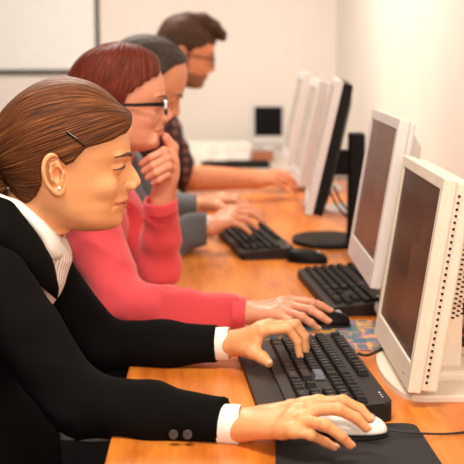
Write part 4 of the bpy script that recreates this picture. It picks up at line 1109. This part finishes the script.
S3n = Vector((-.32,3.21,1.03)); E3n = P(160,248,3.24); S3f = Vector((-.32,3.60,1.03)); E3f = P(160,222,3.62)
ub3 = under_body(-.56, 3.4, [[((-.56,3.4,.57),.10),((-.46,3.4,.82),.10),((-.36,3.4,1.0),.08)]], [[(arr(S3n),.034),(arr(E3n),.027),(arr(fo3),.022)],[(arr(S3f),.034),(arr(E3f),.027),(arr(fol3),.022)]])
body_obj(m3, M['skin3'], [head3, hand3r, hand3l, ub3])
eye_pair(m3, f3); brows(m3, f3, M['hair3'], inv_np(head3[0], f3))
HP3 = [(50,50),(110,50),(112,95),(106,104),(96,112),(90,122),(84,134),(80,150),(77,166),(72,174),(68,162),(60,153),(50,151),(42,160),(38,180),(32,196),(22,208),(0,212),(-40,190),(-40,90)]
add_hair('hair', M['hair3'], m3, f3, H2, HP3, .003, flowaxis=((110,90),(0,170)), freq=30, ridge=.003)
cloth('sweater', M['greyknit'], m3, [
      ([((-.56,3.4,.60),.145),((-.48,3.4,.82),.14),((-.38,3.4,.98),.12)], .03, body_w),
      ([((-.35,3.26,1.02),.07),((-.35,3.55,1.02),.07)], .04), ([((-.37,3.4,1.04),.075),(arr(nb3),.064)], .02),
      ([(arr(S3n),.070),(arr(E3n),.056),(arr(P(190,232,3.31)),.046),(arr(wr3),.040)], .02),
      ([(arr(S3f),.070),(arr(E3f),.056),(arr(P(182,209,3.60)),.045),(arr(wl3),.040)], .02)],
      (-.76,3.06,.38), (.12,3.72,1.18), .007, .02, cuts=[(arr(P(207,228,3.305)), (1,0,0), .08), (arr(P(197,207,3.585)), (1,0,0), .08)],
      subs=[(arr(nb3), arr(xfm_pt(f3, hl(46,194))), .066, .062)], wr=.008, wfreq=14)
d = (wr3-fo3).normalized(); cuff_ring('bracelet', M['bracelet'], m3, P(208,227,3.303), P(212.5,226,3.30), .0325, .0325, (1,1), .004)
lower_body(m3, -.56, 3.4, None); settle(m3, (-.55, 3.4, 0))

# ---- the man in plaid
f4, inv4 = head_xf(180, 54, 4.28, 1.0, 11, 8)
m4 = thing('person', 'man in a dark plaid shirt and glasses with short beard and brown quiff', 'person')
nb4 = Vector((-.21, 4.30, 1.13))
neck4 = [(hl(46, 194), 36*U), (inv4(nb4+Vector((.02,0,.06))), 37*U), (inv4(nb4), 39*U), (inv4(nb4+Vector((-.05,0,-.08))), 46*U)]
h4 = build_head(neck4, .003, jaww=1.04, opening=1.6, backs=.86)
V4 = h4[0]; px = V4[:,0]/U+60; py = 165-V4[:,2]/U; ly = np.abs(V4[:,1])/U
jaw_t = np.clip((py-(197-np.clip((px-80)/45,0,1)*-2+ (px>112)*(-4)))/5, 0, 1)*np.clip((px-56)/6, 0, 1)*(py < 236)
side_t = np.clip((px-62)/3,0,1)*np.clip((80-px)/5,0,1)*np.clip((py-165)/5,0,1)*(py < 205)
h4[2]['stubble'] = np.clip(np.maximum(jaw_t, side_t), 0, 1)*.82*(ly > -1)*(1-h4[2]['lip'])
head4 = xf_parts(f4, h4)
wr4 = P(258,181,4.40); fo4 = P(190,180,4.34)
fr4 = [[P(274,174,4.46),P(285,174,4.46),P(292,178,4.455),P(297,182,4.45)],[P(275,176,4.43),P(287,177,4.43),P(294,181,4.425),P(300,185,4.42)],
       [P(274,179,4.405),P(285,181,4.40),P(291,185,4.395),P(296,189,4.39)],[P(271,182,4.385),P(280,185,4.38),P(285,189,4.375),P(289,192,4.37)]]
hand4r = hand(fr4, wr4, fo4, [P(264,177,4.45),P(272,173,4.49),P(281,173,4.50),P(288,176,4.50)], .003, size=1.15, wr=.029, fr=.042)
S4n = Vector((-.20,4.11,1.07)); E4n = P(187,178,4.31); S4f = Vector((-.20,4.50,1.07)); E4f = P(180,174,4.66)
wl4 = P(262,177,4.70); fl4_ = [[wl4+Vector((.06,.03-.02*i,.0)), wl4+Vector((.095,.03-.02*i,-.004)), wl4+Vector((.12,.03-.02*i,-.02)), wl4+Vector((.13,.03-.02*i,-.035))] for i in (3,2,1,0)]
hand4l = hand(fl4_, wl4, E4f+Vector((.03,0,0)), [wl4+Vector((.02,-.03,0)), wl4+Vector((.045,-.045,-.005)), wl4+Vector((.07,-.05,-.015)), wl4+Vector((.09,-.05,-.025))], .0035, size=1.1, wr=.027, fr=.038)
ub4 = under_body(-.48, 4.3, [[((-.48,4.3,.57),.10),((-.38,4.3,.85),.10),((-.25,4.3,1.03),.08)]], [[(arr(S4n),.040),(arr(E4n),.034),(arr(fo4+Vector((.02,0,0))),.034)],[(arr(S4f),.040),(arr(E4f),.034)]])
body_obj(m4, M['skin4'], [head4, hand4r, hand4l, ub4])
eye_pair(m4, f4); brows(m4, f4, M['hair4'], inv_np(head4[0], f4))
HP4 = [(50,40),(170,40),(170,112),(134,131),(122,134),(112,132),(104,140),(94,146),(84,148),(80,158),(77,170),(72,176),(68,164),(60,154),(50,151),(42,160),(38,176),(32,192),(22,200),(0,204),(-40,190),(-40,90)]
H4 = [(78,66,66,60,3,2.2,10),(80,82,82,50,14,2.2,10),(84,94,94,36,29,2.2,10),(90,105,105,24,37,2.2,10),(97,114,114,14,42,2.3,10),(106,122,122,6,46,2.3,10),(116,127,127,1,48.5,2.3,10),(127,131,131,-3,49.5,2.35,10),
      (137,132,132,-6,49.5,2.4,10),(147,133,133,-7,48.5,2.4,10),(157,131,131,-5,45.5,2.4,10),(167,128,128,-2,44.5,2.4,10),(178,120,120,4,43.5,2.3,10),(188,118,118,11,41.5,2.3,10),(198,116,116,19,39,2.3,10),(210,112,112,27,36,2.3,10)]
def quiff(g):
    for s in (-1,-.33,.33,1):
        g.chain([(hl(62, 92, s*22), 15*U), (hl(92, 88, s*24), 15*U), (hl(118, 98, s*22), 14*U), (hl(138, 110, s*18), 10*U), (hl(147, 116, s*15), 5*U)], .012)
add_hair('hair', M['hair4'], m4, f4, H4, HP4, .003, flowaxis=((150,118),(20,120)), freq=30, ridge=.0015, blobs=quiff, backs=.86)
glasses(m4, f4, M['black'], None, thick=1.1)
cloth('shirt', M['plaid'], m4, [
      ([((-.48,4.3,.60),.145),((-.39,4.3,.85),.14),((-.27,4.3,1.0),.125)], .03, body_w),
      ([((-.235,4.16,1.05),.072),((-.235,4.46,1.05),.072)], .04), ([((-.25,4.3,1.07),.075),(arr(nb4),.064)], .02),
      ([(arr(S4n),.074),(arr(S4n*.25+E4n*.75),.060),(arr(E4n),.056)], .02), ([(arr(S4f),.074),(arr(E4f),.056)], .02)],
      (-.70,3.96,.38), (.06,4.80,1.22), .008, .02, cuts=[(arr(P(190,178,4.32)), (1,0,-.3), .10), (arr(P(188,174,4.66)), (1,0,-.3), .10)],
      subs=[(arr(nb4), arr(xfm_pt(f4, hl(46,194))), .066, .062)], wr=.008, wfreq=14)
lower_body(m4, -.48, 4.3, None); settle(m4, (-.47, 4.3, 0))

# ------------------------------------------------------------------ light
W = bpy.data.worlds.new('world'); S.world = W; W.use_nodes = True
bg = W.node_tree.nodes['Background']; bg.inputs[0].default_value = (1.0,.91,.83,1); bg.inputs[1].default_value = .19
def area(name, loc, tgt, sx, sy, e, col):
    l = bpy.data.lights.new(name, 'AREA'); l.shape = 'RECTANGLE'; l.size = sx; l.size_y = sy; l.energy = e; l.color = col
    o = bpy.data.objects.new(name, l); C.objects.link(o); o.location = loc
    o.rotation_euler = (Vector(tgt)-Vector(loc)).to_track_quat('-Z', 'Y').to_euler()
area('ceiling_lamp_near', (-.3, 1.2, 2.75), (-.1, 2.0, .8), 1.0, .5, 42, (1,.86,.72))
area('ceiling_lamp_far', (-.5, 4.4, 2.75), (-.3, 4.4, 0), 1.4, 1.0, 68, (1,.88,.76))
area('front_light', (.2, -1.2, 1.9), (-.1, 2.4, .95), 1.1, .8, 46, (1,.88,.76))  # broad frontal light from behind the camera
S.view_settings.view_transform = 'Standard'; S.view_settings.look = 'None'; S.view_settings.gamma = 1; S.view_settings.use_curve_mapping = False
S.view_settings.exposure = .2
